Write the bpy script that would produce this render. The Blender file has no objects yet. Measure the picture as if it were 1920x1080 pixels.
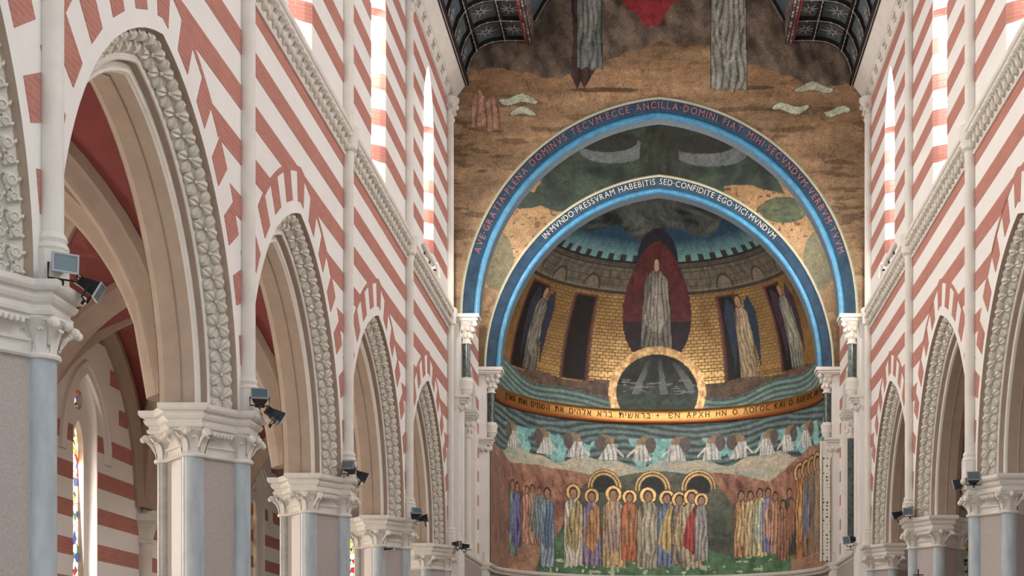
import bpy, bmesh, math, random
import numpy as np
from mathutils import Vector, Matrix

random.seed(7)
PI = math.pi
R = math.radians
SC = bpy.context.scene
COL = SC.collection

# ------------------------------------------------------------------ camera, sky, exposure
cam_d = bpy.data.cameras.new('camera')
cam = bpy.data.objects.new('camera', cam_d)
COL.objects.link(cam)
cam.location = (0, 0, 1.6)
cam.rotation_euler = (R(90), 0, 0)
cam_d.sensor_width = 36
cam_d.lens = 52.5                      # 2800 px on a 1920 px wide frame
cam_d.shift_x = -(1236 - 960) / 1920
cam_d.shift_y = (1278 - 540) / 1920
cam_d.clip_end = 300
SC.camera = cam

SC.view_settings.view_transform = 'Standard'
SC.view_settings.look = 'None'
SC.view_settings.gamma = 1
SC.view_settings.use_curve_mapping = False
SC.view_settings.exposure = 0.7

world = bpy.data.worlds.new('world')
SC.world = world
world.use_nodes = True
bg = world.node_tree.nodes['Background']
bg.inputs[0].default_value = (0.86, 0.93, 1.0, 1)
bg.inputs[1].default_value = 0.9      # overcast daylight; enters by the open west end

LWIN = {-1: 175, 1: 108}                 # daylight through each clerestory lancet, left and right wall (W)
SPOTW = 420                           # each white spotlight that is trained on the east end
LAISLE = 95                            # daylight through each left aisle lancet (W)

def area(name, loc, direction, sx, sy, power, color=(1, 0.98, 0.95)):
    d = bpy.data.lights.new(name, 'AREA')
    d.shape = 'RECTANGLE'; d.size = sx; d.size_y = sy
    d.energy = power; d.color = color
    o = bpy.data.objects.new(name, d)
    COL.objects.link(o)
    o.location = loc
    o.rotation_euler = Vector(direction).to_track_quat('-Z', 'Y').to_euler()
    return o

# ------------------------------------------------------------------ the plan (metres)
HW = 4.5                               # half width of the nave, wall face to axis
BAY = 5.2
PIERS = [10.94 + BAY * n for n in range(-2, 5)]     # .54 ... 31.74
BAYS = [(PIERS[i] + PIERS[i + 1]) / 2 for i in range(6)]
YFLIP = BAYS[0] + BAYS[-1]
SPR = 4.48                             # top of the pier capitals, springing of the arcade
AA, AH = 2.4, 2.99                     # arcade arch: half span and rise
AR = (AA * AA + AH * AH) / (2 * AA)
AC = AR - AA
STR0, STR1 = 9.12, 9.5                 # string course
WTOP = 14.6
E1, W2 = 32.35, 37.2                   # the two arch walls at the east end
APC, APR, APB = 37.9, 4.3, 5.15        # apse: centre, radius, rise of the half dome
BAND0 = 10.26                          # a red band is centred here; period below
PER = 0.595
RH = 0.132                             # half height of a red band
ORD = ['nearest', 'second', 'third', 'fourth', 'fifth', 'sixth']

# ------------------------------------------------------------------ materials
def mat(name, col, rough=0.7, metal=0.0, var=0.0, scale=3.0, bump=0.0, bscale=30.0, col2=None, emit=None, spec=0.3, stretch=(1, 1, 1)):
    m = bpy.data.materials.new(name)
    m.use_nodes = True
    nt = m.node_tree
    b = nt.nodes['Principled BSDF']
    b.inputs['Base Color'].default_value = (*col, 1)
    b.inputs['Roughness'].default_value = rough
    b.inputs['Metallic'].default_value = metal
    b.inputs['Specular IOR Level'].default_value = spec
    if emit:
        b.inputs['Emission Color'].default_value = (*col, 1)
        b.inputs['Emission Strength'].default_value = emit
    if var or col2 or bump:
        tc = nt.nodes.new('ShaderNodeTexCoord')
        mp = nt.nodes.new('ShaderNodeMapping')
        mp.inputs['Scale'].default_value = stretch
        nt.links.new(tc.outputs['Object'], mp.inputs[0])
    if var or col2:
        n = nt.nodes.new('ShaderNodeTexNoise')
        n.inputs['Scale'].default_value = scale
        n.inputs['Detail'].default_value = 6
        n.inputs['Roughness'].default_value = 0.65
        nt.links.new(mp.outputs[0], n.inputs['Vector'])
        cr = nt.nodes.new('ShaderNodeValToRGB')
        c2 = col2 or tuple(max(0, c * (1 - var)) for c in col)
        cr.color_ramp.elements[0].position = 0.35
        cr.color_ramp.elements[1].position = 0.65
        cr.color_ramp.elements[0].color = (*c2, 1)
        cr.color_ramp.elements[1].color = (*col, 1)
        nt.links.new(n.outputs['Fac'], cr.inputs[0])
        nt.links.new(cr.outputs[0], b.inputs['Base Color'])
    if bump:
        n2 = nt.nodes.new('ShaderNodeTexNoise')
        n2.inputs['Scale'].default_value = bscale
        n2.inputs['Detail'].default_value = 4
        nt.links.new(mp.outputs[0], n2.inputs['Vector'])
        bp = nt.nodes.new('ShaderNodeBump')
        bp.inputs['Strength'].default_value = bump
        bp.inputs['Distance'].default_value = 0.02
        nt.links.new(n2.outputs['Fac'], bp.inputs['Height'])
        nt.links.new(bp.outputs[0], b.inputs['Normal'])
    return m

def brick_mat(name, c1, c2, mortar):
    m = bpy.data.materials.new(name)
    m.use_nodes = True
    nt = m.node_tree
    b = nt.nodes['Principled BSDF']
    b.inputs['Roughness'].default_value = 0.85
    b.inputs['Specular IOR Level'].default_value = 0.2
    tc = nt.nodes.new('ShaderNodeTexCoord')
    sx = nt.nodes.new('ShaderNodeSeparateXYZ')
    cx = nt.nodes.new('ShaderNodeCombineXYZ')
    nt.links.new(tc.outputs['Object'], sx.inputs[0])
    nt.links.new(sx.outputs['Y'], cx.inputs['X'])
    nt.links.new(sx.outputs['Z'], cx.inputs['Y'])
    br = nt.nodes.new('ShaderNodeTexBrick')
    br.inputs['Scale'].default_value = 1
    br.inputs['Brick Width'].default_value = 0.25
    br.inputs['Row Height'].default_value = 0.0529
    br.inputs['Mortar Size'].default_value = 0.005
    br.inputs['Color1'].default_value = (*c1, 1)
    br.inputs['Color2'].default_value = (*c2, 1)
    br.inputs['Mortar'].default_value = (*mortar, 1)
    nt.links.new(cx.outputs[0], br.inputs['Vector'])
    n = nt.nodes.new('ShaderNodeTexNoise')
    n.inputs['Scale'].default_value = 2.2
    n.inputs['Detail'].default_value = 5
    nt.links.new(tc.outputs['Object'], n.inputs['Vector'])
    mx = nt.nodes.new('ShaderNodeMix')
    mx.data_type = 'RGBA'; mx.blend_type = 'MULTIPLY'
    mx.inputs[0].default_value = 0.5
    cr = nt.nodes.new('ShaderNodeValToRGB')
    cr.color_ramp.elements[0].color = (0.72, 0.68, 0.68, 1)
    cr.color_ramp.elements[1].color = (1.1, 1.05, 1.05, 1)
    nt.links.new(n.outputs['Fac'], cr.inputs[0])
    nt.links.new(br.outputs['Color'], mx.inputs[6])
    nt.links.new(cr.outputs[0], mx.inputs[7])
    nt.links.new(mx.outputs[2], b.inputs['Base Color'])
    bp = nt.nodes.new('ShaderNodeBump')
    bp.inputs['Strength'].default_value = 0.5
    bp.inputs['Distance'].default_value = 0.01
    bp.invert = True
    nt.links.new(br.outputs['Fac'], bp.inputs['Height'])
    nt.links.new(bp.outputs[0], b.inputs['Normal'])
    return m

M = {}
M['plaster'] = mat('plaster', (0.80, 0.775, 0.745), 0.85, var=0.05, scale=1.1, bump=0.08, bscale=14)
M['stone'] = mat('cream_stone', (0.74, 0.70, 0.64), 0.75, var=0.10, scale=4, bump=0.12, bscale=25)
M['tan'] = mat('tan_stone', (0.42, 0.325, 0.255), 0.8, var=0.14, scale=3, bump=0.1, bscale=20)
M['rose_stone'] = mat('carved_stone', (0.70, 0.66, 0.585), 0.75, var=0.14, scale=9, bump=0.1, bscale=40)
M['brick'] = brick_mat('red_brick', (0.48, 0.215, 0.172), (0.435, 0.185, 0.148), (0.52, 0.275, 0.225))
M['marble'] = mat('grey_marble', (0.475, 0.525, 0.56), 0.35, scale=2.5, col2=(0.365, 0.41, 0.44), spec=0.5, stretch=(3, 3, 1))
M['marble_dark'] = mat('green_grey_marble', (0.36, 0.355, 0.32), 0.4, scale=5, col2=(0.24, 0.245, 0.22), spec=0.5)
M['granite'] = mat('pinkish_granite', (0.46, 0.405, 0.375), 0.45, scale=60, col2=(0.36, 0.315, 0.295), spec=0.4)
M['verde'] = mat('dark_green_marble', (0.022, 0.035, 0.034), 0.2, scale=9, col2=(0.10, 0.125, 0.12), spec=0.5)
M['vault'] = mat('dark_red_vault', (0.24, 0.062, 0.055), 0.85, var=0.18, scale=2.5)
M['floor'] = mat('marble_floor', (0.42, 0.38, 0.34), 0.4, scale=1.5, col2=(0.32, 0.27, 0.24))
M['black'] = mat('black_metal', (0.018, 0.018, 0.02), 0.45, var=0.2)
M['lampglass'] = mat('lamp_glass', (0.10, 0.15, 0.165), 0.10, spec=0.8)
M['lampgrey'] = mat('grey_metal', (0.35, 0.37, 0.40), 0.4, metal=0.5)
M['white_metal'] = mat('white_metal', (0.68, 0.66, 0.60), 0.5)
M['darkwood'] = mat('dark_wood', (0.022, 0.014, 0.013), 0.6, var=0.3)
M['redpaint'] = mat('red_paint', (0.33, 0.035, 0.04), 0.6, var=0.2)
M['coffer'] = mat('blue_grey_coffer', (0.11, 0.145, 0.165), 0.7, scale=2.5, col2=(0.065, 0.095, 0.105))
M['silver'] = mat('pale_paint', (0.52, 0.46, 0.45), 0.6, var=0.35, scale=12)
M['iron'] = mat('wrought_iron', (0.02, 0.018, 0.016), 0.6)
M['gold_line'] = mat('pale_gold_mosaic', (0.52, 0.50, 0.36), 0.45, metal=0.2, var=0.3, scale=30)
M['letter_red'] = mat('red_letters', (0.36, 0.12, 0.11), 0.5)
M['letter_pale'] = mat('pale_letters', (0.52, 0.48, 0.40), 0.5)
M['letter_dark'] = mat('dark_letters', (0.045, 0.012, 0.006), 0.6)
M['blue_dark'] = mat('dark_blue_mosaic', (0.020, 0.062, 0.115), 0.45, scale=6, col2=(0.010, 0.030, 0.058), bump=0.35, bscale=70)
M['blue'] = mat('bright_blue_mosaic', (0.075, 0.28, 0.46), 0.28, scale=8, col2=(0.04, 0.17, 0.32), bump=0.3, bscale=70, spec=0.6)
M['blue_grey'] = mat('grey_blue_mosaic', (0.20, 0.235, 0.27), 0.5, scale=26, col2=(0.10, 0.13, 0.155), bump=0.3, bscale=70)
M['gold'] = mat('gold_mosaic', (0.86, 0.52, 0.20), 0.30, metal=1.0, scale=45, col2=(0.55, 0.25, 0.07), bump=0.35, bscale=60)
M['gold_edge'] = mat('orange_gold_edge', (0.42, 0.11, 0.03), 0.45, metal=0.4, var=0.3, scale=30)

def inlay_mat():
    m = bpy.data.materials.new('spotted_inlay')
    m.use_nodes = True
    nt = m.node_tree
    b = nt.nodes['Principled BSDF']
    tc = nt.nodes.new('ShaderNodeTexCoord')
    v = nt.nodes.new('ShaderNodeTexVoronoi')
    v.inputs['Scale'].default_value = 11
    v.inputs['Randomness'].default_value = 0.15
    nt.links.new(tc.outputs['Object'], v.inputs['Vector'])
    cr = nt.nodes.new('ShaderNodeValToRGB')
    cr.color_ramp.interpolation = 'CONSTANT'
    cr.color_ramp.elements[0].color = (0.045, 0.05, 0.045, 1)
    cr.color_ramp.elements[1].position = 0.44
    cr.color_ramp.elements[1].color = (0.72, 0.68, 0.58, 1)
    nt.links.new(v.outputs['Distance'], cr.inputs[0])
    nt.links.new(cr.outputs[0], b.inputs['Base Color'])
    b.inputs['Roughness'].default_value = 0.4
    return m
M['inlay'] = inlay_mat()

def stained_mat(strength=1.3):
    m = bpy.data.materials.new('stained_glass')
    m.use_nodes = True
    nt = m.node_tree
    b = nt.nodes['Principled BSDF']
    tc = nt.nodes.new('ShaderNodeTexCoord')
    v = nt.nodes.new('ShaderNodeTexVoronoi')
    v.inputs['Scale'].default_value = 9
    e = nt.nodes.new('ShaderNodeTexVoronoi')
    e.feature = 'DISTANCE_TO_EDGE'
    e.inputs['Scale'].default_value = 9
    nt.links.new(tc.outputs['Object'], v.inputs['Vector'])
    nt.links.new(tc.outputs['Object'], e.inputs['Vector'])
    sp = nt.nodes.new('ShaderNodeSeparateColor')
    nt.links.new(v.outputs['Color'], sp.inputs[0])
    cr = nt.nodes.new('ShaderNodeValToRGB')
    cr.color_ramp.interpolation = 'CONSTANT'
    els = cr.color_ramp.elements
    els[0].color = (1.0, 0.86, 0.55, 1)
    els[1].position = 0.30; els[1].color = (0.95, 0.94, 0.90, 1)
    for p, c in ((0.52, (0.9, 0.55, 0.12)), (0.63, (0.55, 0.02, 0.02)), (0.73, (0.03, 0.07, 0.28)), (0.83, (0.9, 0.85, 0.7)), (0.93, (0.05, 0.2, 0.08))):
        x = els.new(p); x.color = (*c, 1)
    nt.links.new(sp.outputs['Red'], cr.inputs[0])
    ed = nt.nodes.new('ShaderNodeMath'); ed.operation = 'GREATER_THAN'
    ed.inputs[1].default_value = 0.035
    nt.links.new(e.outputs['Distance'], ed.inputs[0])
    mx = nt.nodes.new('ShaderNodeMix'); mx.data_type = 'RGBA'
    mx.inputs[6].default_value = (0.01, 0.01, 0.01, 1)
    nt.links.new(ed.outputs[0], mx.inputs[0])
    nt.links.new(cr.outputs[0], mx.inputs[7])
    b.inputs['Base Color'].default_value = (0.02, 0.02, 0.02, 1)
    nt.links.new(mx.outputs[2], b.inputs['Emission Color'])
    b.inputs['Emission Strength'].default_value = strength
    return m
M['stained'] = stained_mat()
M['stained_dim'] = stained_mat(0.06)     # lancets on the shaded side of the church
M['pane'] = mat('daylit_glass', (1.0, 0.99, 0.96), 0.3, emit=14.0)

def lattice_mat():
    m = bpy.data.materials.new('painted_lattice')
    m.use_nodes = True
    nt = m.node_tree
    b = nt.nodes['Principled BSDF']
    tc = nt.nodes.new('ShaderNodeTexCoord')
    sx = nt.nodes.new('ShaderNodeSeparateXYZ'); cx = nt.nodes.new('ShaderNodeCombineXYZ')
    nt.links.new(tc.outputs['Object'], sx.inputs[0])
    nt.links.new(sx.outputs['Y'], cx.inputs['X'])
    ad = nt.nodes.new('ShaderNodeMath'); ad.operation = 'ADD'
    nt.links.new(sx.outputs['Z'], ad.inputs[0]); nt.links.new(sx.outputs['X'], ad.inputs[1])
    nt.links.new(ad.outputs[0], cx.inputs['Y'])
    br = nt.nodes.new('ShaderNodeTexBrick')
    br.inputs['Scale'].default_value = 1
    br.inputs['Brick Width'].default_value = 0.16
    br.inputs['Row Height'].default_value = 0.075
    br.inputs['Mortar Size'].default_value = 0.016
    br.inputs['Color1'].default_value = (0.55, 0.50, 0.46, 1)
    br.inputs['Color2'].default_value = (0.06, 0.015, 0.018, 1)
    br.inputs['Mortar'].default_value = (0.035, 0.008, 0.01, 1)
    nt.links.new(cx.outputs[0], br.inputs['Vector'])
    nt.links.new(br.outputs['Color'], b.inputs['Base Color'])
    b.inputs['Roughness'].default_value = 0.6
    return m
M['lattice'] = lattice_mat()

def mosaic_mat():
    # the picture is a colour attribute on the surface, its alpha marks gold tesserae
    m = bpy.data.materials.new('mosaic_tesserae')
    m.use_nodes = True
    nt = m.node_tree
    b = nt.nodes['Principled BSDF']
    at = nt.nodes.new('ShaderNodeVertexColor'); at.layer_name = 'Col'
    tc = nt.nodes.new('ShaderNodeTexCoord')
    v = nt.nodes.new('ShaderNodeTexVoronoi'); v.inputs['Scale'].default_value = 48
    nt.links.new(tc.outputs['Object'], v.inputs['Vector'])
    sp = nt.nodes.new('ShaderNodeSeparateColor')
    nt.links.new(v.outputs['Color'], sp.inputs[0])
    mr = nt.nodes.new('ShaderNodeMapRange')
    mr.inputs[3].default_value = 0.72; mr.inputs[4].default_value = 1.22
    nt.links.new(sp.outputs['Red'], mr.inputs[0])
    mx = nt.nodes.new('ShaderNodeMix'); mx.data_type = 'RGBA'; mx.blend_type = 'MULTIPLY'
    mx.inputs[0].default_value = 1
    nt.links.new(at.outputs['Color'], mx.inputs[6])
    nt.links.new(mr.outputs[0], mx.inputs[7])
    nt.links.new(mx.outputs[2], b.inputs['Base Color'])
    mm = nt.nodes.new('ShaderNodeMath'); mm.operation = 'MULTIPLY'; mm.inputs[1].default_value = 1.0
    nt.links.new(at.outputs['Alpha'], mm.inputs[0])
    nt.links.new(mm.outputs[0], b.inputs['Metallic'])
    rr_ = nt.nodes.new('ShaderNodeMapRange'); rr_.inputs[3].default_value = 0.5; rr_.inputs[4].default_value = 0.30
    nt.links.new(at.outputs['Alpha'], rr_.inputs[0]); nt.links.new(rr_.outputs[0], b.inputs['Roughness'])
    b.inputs['Specular IOR Level'].default_value = 0.3
    bp = nt.nodes.new('ShaderNodeBump')
    bp.inputs['Strength'].default_value = 0.35; bp.inputs['Distance'].default_value = 0.006
    nt.links.new(sp.outputs['Green'], bp.inputs['Height'])
    nt.links.new(bp.outputs[0], b.inputs['Normal'])
    return m
M['mosaic'] = mosaic_mat()

# ------------------------------------------------------------------ object helpers
def link(o, parent=None):
    COL.objects.link(o)
    if parent is not None:
        o.parent = parent
    return o

def tag(o, label=None, cat=None, group=None, kind=None):
    if label: o['label'] = label
    if cat: o['category'] = cat
    if group: o['group'] = group
    if kind: o['kind'] = kind
    return o

def empty(name, loc=(0, 0, 0), rz=0.0, parent=None):
    o = bpy.data.objects.new(name, None)
    o.empty_display_size = 0.2
    o.location = loc
    o.rotation_euler = (0, 0, rz)
    return link(o, parent)

def inst(name, data, parent, loc=(0, 0, 0), rz=0.0, mtx=None):
    o = bpy.data.objects.new(name, data)
    link(o, parent)
    if mtx is not None:
        o.matrix_basis = mtx
    else:
        o.location = loc
        o.rotation_euler = (0, 0, rz)
    return o

class MB:
    def __init__(s):
        s.v = []; s.f = []
    def add(s, verts, faces):
        n = len(s.v)
        s.v += [tuple(p) for p in verts]
        s.f += [tuple(i + n for i in f) for f in faces]
    def box(s, x0, x1, y0, y1, z0, z1):
        s.add([(x0, y0, z0), (x1, y0, z0), (x1, y1, z0), (x0, y1, z0), (x0, y0, z1), (x1, y0, z1), (x1, y1, z1), (x0, y1, z1)],
              [(0, 3, 2, 1), (4, 5, 6, 7), (0, 1, 5, 4), (1, 2, 6, 5), (2, 3, 7, 6), (3, 0, 4, 7)])
    def loft(s, rings, closed=True, caps=True):
        n = len(rings[0]); base = len(s.v)
        for r in rings: s.v += [tuple(p) for p in r]
        for i in range(len(rings) - 1):
            for j in range(n if closed else n - 1):
                a = base + i * n + j; b = base + i * n + (j + 1) % n
                s.f.append((a, b, b + n, a + n))
        if caps and closed:
            s.f.append(tuple(base + j for j in reversed(range(n))))
            s.f.append(tuple(base + (len(rings) - 1) * n + j for j in range(n)))
    def lathe(s, prof, cx=0, cy=0, n=16):
        s.loft([[(cx + r * math.cos(2 * PI * k / n), cy + r * math.sin(2 * PI * k / n), z) for k in range(n)] for r, z in prof])
    def prism(s, poly, fn, d0, d1):
        n = len(poly)
        s.add([fn(a, b, d0) for a, b in poly] + [fn(a, b, d1) for a, b in poly],
              [tuple(reversed(range(n))), tuple(range(n, 2 * n))] + [(i, (i + 1) % n, (i + 1) % n + n, i + n) for i in range(n)])
    def tube(s, pts, rad, n=8):
        pts = [Vector(p) for p in pts]; rings = []
        for i, p in enumerate(pts):
            t = (pts[min(i + 1, len(pts) - 1)] - pts[max(i - 1, 0)]).normalized()
            ref = Vector((0, 0, 1)) if abs(t.z) < 0.9 else Vector((1, 0, 0))
            a = t.cross(ref).normalized(); b = t.cross(a)
            r = rad[i] if isinstance(rad, (list, tuple)) else rad
            rings.append([p + a * r * math.cos(2 * PI * k / n) + b * r * math.sin(2 * PI * k / n) for k in range(n)])
        s.loft(rings)
    def ball(s, c, r, nu=8, nv=6, sc=(1, 1, 1)):
        prof = []
        rings = []
        for i in range(nv + 1):
            ph = -PI / 2 + PI * i / nv
            rr = max(math.cos(ph), 0.02)
            rings.append([(c[0] + sc[0] * r * rr * math.cos(2 * PI * k / nu), c[1] + sc[1] * r * rr * math.sin(2 * PI * k / nu), c[2] + sc[2] * r * math.sin(ph)) for k in range(nu)])
        s.loft(rings)
    def mesh(s, name, m, smooth=False):
        me = bpy.data.meshes.new(name)
        me.from_pydata(s.v, [], s.f)
        bm = bmesh.new(); bm.from_mesh(me)
        bmesh.ops.recalc_face_normals(bm, faces=bm.faces)
        bm.to_mesh(me); bm.free()
        if smooth:
            me.polygons.foreach_set('use_smooth', [True] * len(me.polygons))
            try:
                me.set_sharp_from_angle(angle=R(38))
            except Exception:
                pass
        me.materials.append(M[m] if isinstance(m, str) else m)
        return me
    def build(s, name, m, parent=None, smooth=False, loc=(0, 0, 0), rz=0.0):
        return inst(name, s.mesh(name, m, smooth), parent, loc, rz)

def offset_poly(P, d):
    # positive d moves a counter-clockwise outline inwards
    n = len(P); out = []
    for i in range(n):
        p0, p1, p2 = Vector(P[i - 1]), Vector(P[i]), Vector(P[(i + 1) % n])
        e1 = (p1 - p0).normalized(); e2 = (p2 - p1).normalized()
        n1 = Vector((-e1.y, e1.x)); n2 = Vector((-e2.y, e2.x))
        k = 1 + n1.dot(n2)
        m = (n1 + n2) / max(k, 0.3)
        out.append(tuple(p1 + m * d))
    return out

def clip_half(poly, a, b, c):
    # keep a*y + b*z <= c
    out = []
    for i in range(len(poly)):
        p, q = poly[i], poly[(i + 1) % len(poly)]
        dp = a * p[0] + b * p[1] - c; dq = a * q[0] + b * q[1] - c
        if dp <= 0: out.append(p)
        if dp * dq < 0:
            t = dp / (dp - dq)
            out.append((p[0] + t * (q[0] - p[0]), p[1] + t * (q[1] - p[1])))
    return out

def arch_half(a, h, s, z):
    # half width of a pointed arch (half span a, rise h, springing s) at height z
    r = (a * a + h * h) / (2 * a)
    if z <= s: return a
    d = r * r - (z - s) ** 2
    if d <= 0: return -1
    return math.sqrt(d) - (r - a)

def arch_point(a, h, s, u, t, side):
    # u = inset, t = 0 at the springing .. 1 at the apex
    r = (a * a + h * h) / (2 * a); c = r - a
    rr = r - u
    th = t * math.acos(min(1, c / rr))
    return side * (rr * math.cos(th) - c), s + rr * math.sin(th), th

def arch_outline(a, h, s, u=0.0, n=14):
    L = [arch_point(a, h, s, u, k / n, -1)[:2] for k in range(n + 1)]
    Rr = [arch_point(a, h, s, u, k / n, 1)[:2] for k in range(n)]
    return L + Rr[::-1]

def sweep_arch(mb, prof, a, h, s, fn, n=22):
    # prof: open list of (u, v); fn(y, z, v) -> xyz.  one continuous sweep over both halves
    ts = [(-1, k / n) for k in range(n + 1)] + [(1, k / n) for k in range(n - 1, -1, -1)]
    rings = []
    for side, t in ts:
        ring = []
        for u, v in prof:
            y, z, _ = arch_point(a, h, s, u, t, side)
            if t == 1: y = 0
            ring.append(fn(y, z, v))
        rings.append(ring)
    mb.loft(rings, closed=False, caps=False)

def fill_with_holes(name, loops, fn, m):
    bm = bmesh.new()
    edges = []
    for L in loops:
        vs = [bm.verts.new(fn(a, b)) for a, b in L]
        edges += [bm.edges.new((vs[i], vs[(i + 1) % len(vs)])) for i in range(len(vs))]
    bmesh.ops.triangle_fill(bm, use_beauty=True, use_dissolve=False, edges=edges)
    me = bpy.data.meshes.new(name)
    bm.to_mesh(me); bm.free()
    me.materials.append(M[m])
    return me

def join_into(mb, me, off=(0, 0, 0)):
    mb.add([(v.co.x + off[0], v.co.y + off[1], v.co.z + off[2]) for v in me.vertices], [tuple(p.vertices) for p in me.polygons])

SIDES = ((-1, 'left'), (1, 'right'))
def wall_frame(s):
    # location and turn of a frame whose local -x goes into the wall and local y runs along it
    return ((-HW, 0, 0), 0.0) if s < 0 else ((HW, YFLIP, 0), PI)

# ------------------------------------------------------------------ structure: floor, nave walls
mb = MB(); mb.box(-14, 14, -8, 43, -0.3, 0.0)
tag(mb.build('floor', 'floor'), kind='structure')

WA, WH, WS, WZ = 0.62, 1.07, 12.55, 9.69      # clerestory lancet: half width, rise, springing, sill

def bay_front():
    n = 14
    arch = arch_outline(AA, AH, SPR, 0, 18)
    outer = [(-2.6, WTOP), (-2.6, SPR)] + arch + [(2.6, SPR), (2.6, WTOP)]
    win = [(-WA, WZ)] + arch_outline(WA, WH, WS, 0, 8) + [(WA, WZ)]
    return fill_with_holes('bay', [outer, win], lambda y, z: (0, y, z), 'plaster')

bayme = bay_front()
wm = MB()
for yc in BAYS: join_into(wm, bayme, (0, yc, 0))
# rear face of the wall towards the aisle and the end strip beyond the last pier
for yc in BAYS:
    back = fill_with_holes('back', [[(-2.6, 9), (-2.6, SPR)] + arch_outline(AA, AH, SPR, 0.27, 12) + [(2.6, SPR), (2.6, 9)]], lambda y, z: (-0.75, y, z), 'plaster')
    join_into(wm, back, (0, yc, 0)); bpy.data.meshes.remove(back)
wallme = wm.mesh('nave_wall', 'plaster')
walls = {}
for s, nm in SIDES:
    loc, rz = wall_frame(s)
    w = inst('wall_' + nm, wallme, None, loc, rz)
    tag(w, kind='structure')
    walls[s] = w
    st = MB(); st.box(min(s * 4.5, s * 5.4), max(s * 4.5, s * 5.4), 31.74, 32.4, 0, WTOP)
    tag(st.build('wall_%s_end' % nm, 'plaster'), kind='structure')

def local_y(s, y):
    return y if s < 0 else YFLIP - y

# red brick bands and voussoirs: one prism each, shared between the bays
def face_fn(y, z, d): return (d, y, z)
def band_mesh(name, poly, d0=-0.02, d1=0.005):
    m = MB(); m.prism(poly, face_fn, d0, d1)
    return m.mesh(name, 'brick')

RINGO = 0.56
band_meshes = []
def side_poly(z0, z1, hw, y1, sgn):
    zs = [z0 + (z1 - z0) * k / 4 for k in range(5)]
    zs = [z for z in zs if 0 <= hw(z) < y1 - 0.02] if any(hw(z) >= y1 - 0.02 for z in zs) else zs
    if len(zs) < 2: return None
    inner = [(sgn * max(hw(z), 0), z) for z in zs]
    poly = inner + [(sgn * y1, zs[-1]), (sgn * y1, zs[0])]
    return poly

k = -12
while True:
    zc = BAND0 + PER * k; k += 1
    if zc < 5.9: continue
    if zc > 13.9: break
    z0, z1 = zc - RH, zc + RH
    if zc < STR1:
        z1 = min(z1, STR0 + 0.02)
        rr = AR + RINGO
        hw = lambda z: (math.sqrt(rr * rr - (z - SPR) ** 2) - AC) if (z - SPR) < rr else -1
        if hw(z0) <= 0.05:
            band_meshes.append(band_mesh('brick_band', [(-2.6, z0), (2.6, z0), (2.6, z1), (-2.6, z1)]))
            continue
    else:
        z0 = max(z0, STR1 - 0.02)
        hw = lambda z: max(0.0, arch_half(WA, WH, WS, z)) if z > WZ else 0.0
        if zc < WZ + 0.02:
            band_meshes.append(band_mesh('brick_band', [(-2.6, z0), (2.6, z0), (2.6, min(z1, WZ)), (-2.6, min(z1, WZ))]))
            continue
    for sg in (-1, 1):
        if hw(z1) < 0.02 and zc < STR1:
            # the arch ring dips into this band: one piece from the edge to the axis
            zs = [z0 + (z1 - z0) * q / 4 for q in range(5)]
            poly = [(sg * max(hw(z), 0), z) for z in zs] + [(sg * 2.6, z1), (sg * 2.6, z0)]
            band_meshes.append(band_mesh('brick_band', poly))
            continue
        p = side_poly(z0, z1, hw, 2.6, sg)
        if p: band_meshes.append(band_mesh('brick_band', p))

vous = []
n_half = 6
STEP = 0.66
rm = AR + 0.34
thA = math.acos(AC / rm)
def ring_pt(u, th, sg):
    return (sg * ((AR + u) * math.cos(th) - AC), SPR + (AR + u) * math.sin(th))
def add_vous(poly):
    poly = clip_half(poly, 1, 0, 2.52); poly = clip_half(poly, -1, 0, 2.52)
    if len(poly) >= 3:
        m = MB(); m.prism(poly, face_fn, -0.02, 0.006)
        vous.append(m.mesh('voussoir', 'brick'))
zi = lambda u, y: SPR + math.sqrt((AR + u) ** 2 - (abs(y) + AC) ** 2)
add_vous([(-0.14, zi(0.16, 0.14) - 0.02), (0, zi(0.16, 0) - 0.02), (0.14, zi(0.16, 0.14) - 0.02), (0.19, zi(0.52, 0.19)), (0, zi(0.52, 0)), (-0.19, zi(0.52, 0.19))])
for kq in range(1, 8):
    th0 = thA - (kq * STEP + 0.165) / rm
    th1 = thA - (kq * STEP - 0.165) / rm
    for sg in (-1, 1):
        add_vous([ring_pt(0.15, th0, sg), ring_pt(0.15, th1, sg), ring_pt(0.56, th1, sg), ring_pt(0.56, th0, sg)])
# thin red label that runs over the crown of each ring
thB = math.acos(AC / (AR + 0.54))
for sg in (-1, 1):
    for q in range(3):
        ths = [thB - (q + j / 4) * 0.55 / AR for j in range(5)]
        add_vous([ring_pt(0.50, t, sg) for t in ths] + [ring_pt(0.57, t, sg) for t in reversed(ths)])

def visible_bay(s, i):
    return i >= (1 if s < 0 else 2)
for s, nm in SIDES:
    for i, yc in enumerate(BAYS):
        if not visible_bay(s, i): continue
        for me in band_meshes: inst('brick_band', me, walls[s], (0, local_y(s, yc), 0))
        for me in vous: inst('voussoir', me, walls[s], (0, local_y(s, yc), 0))

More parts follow.
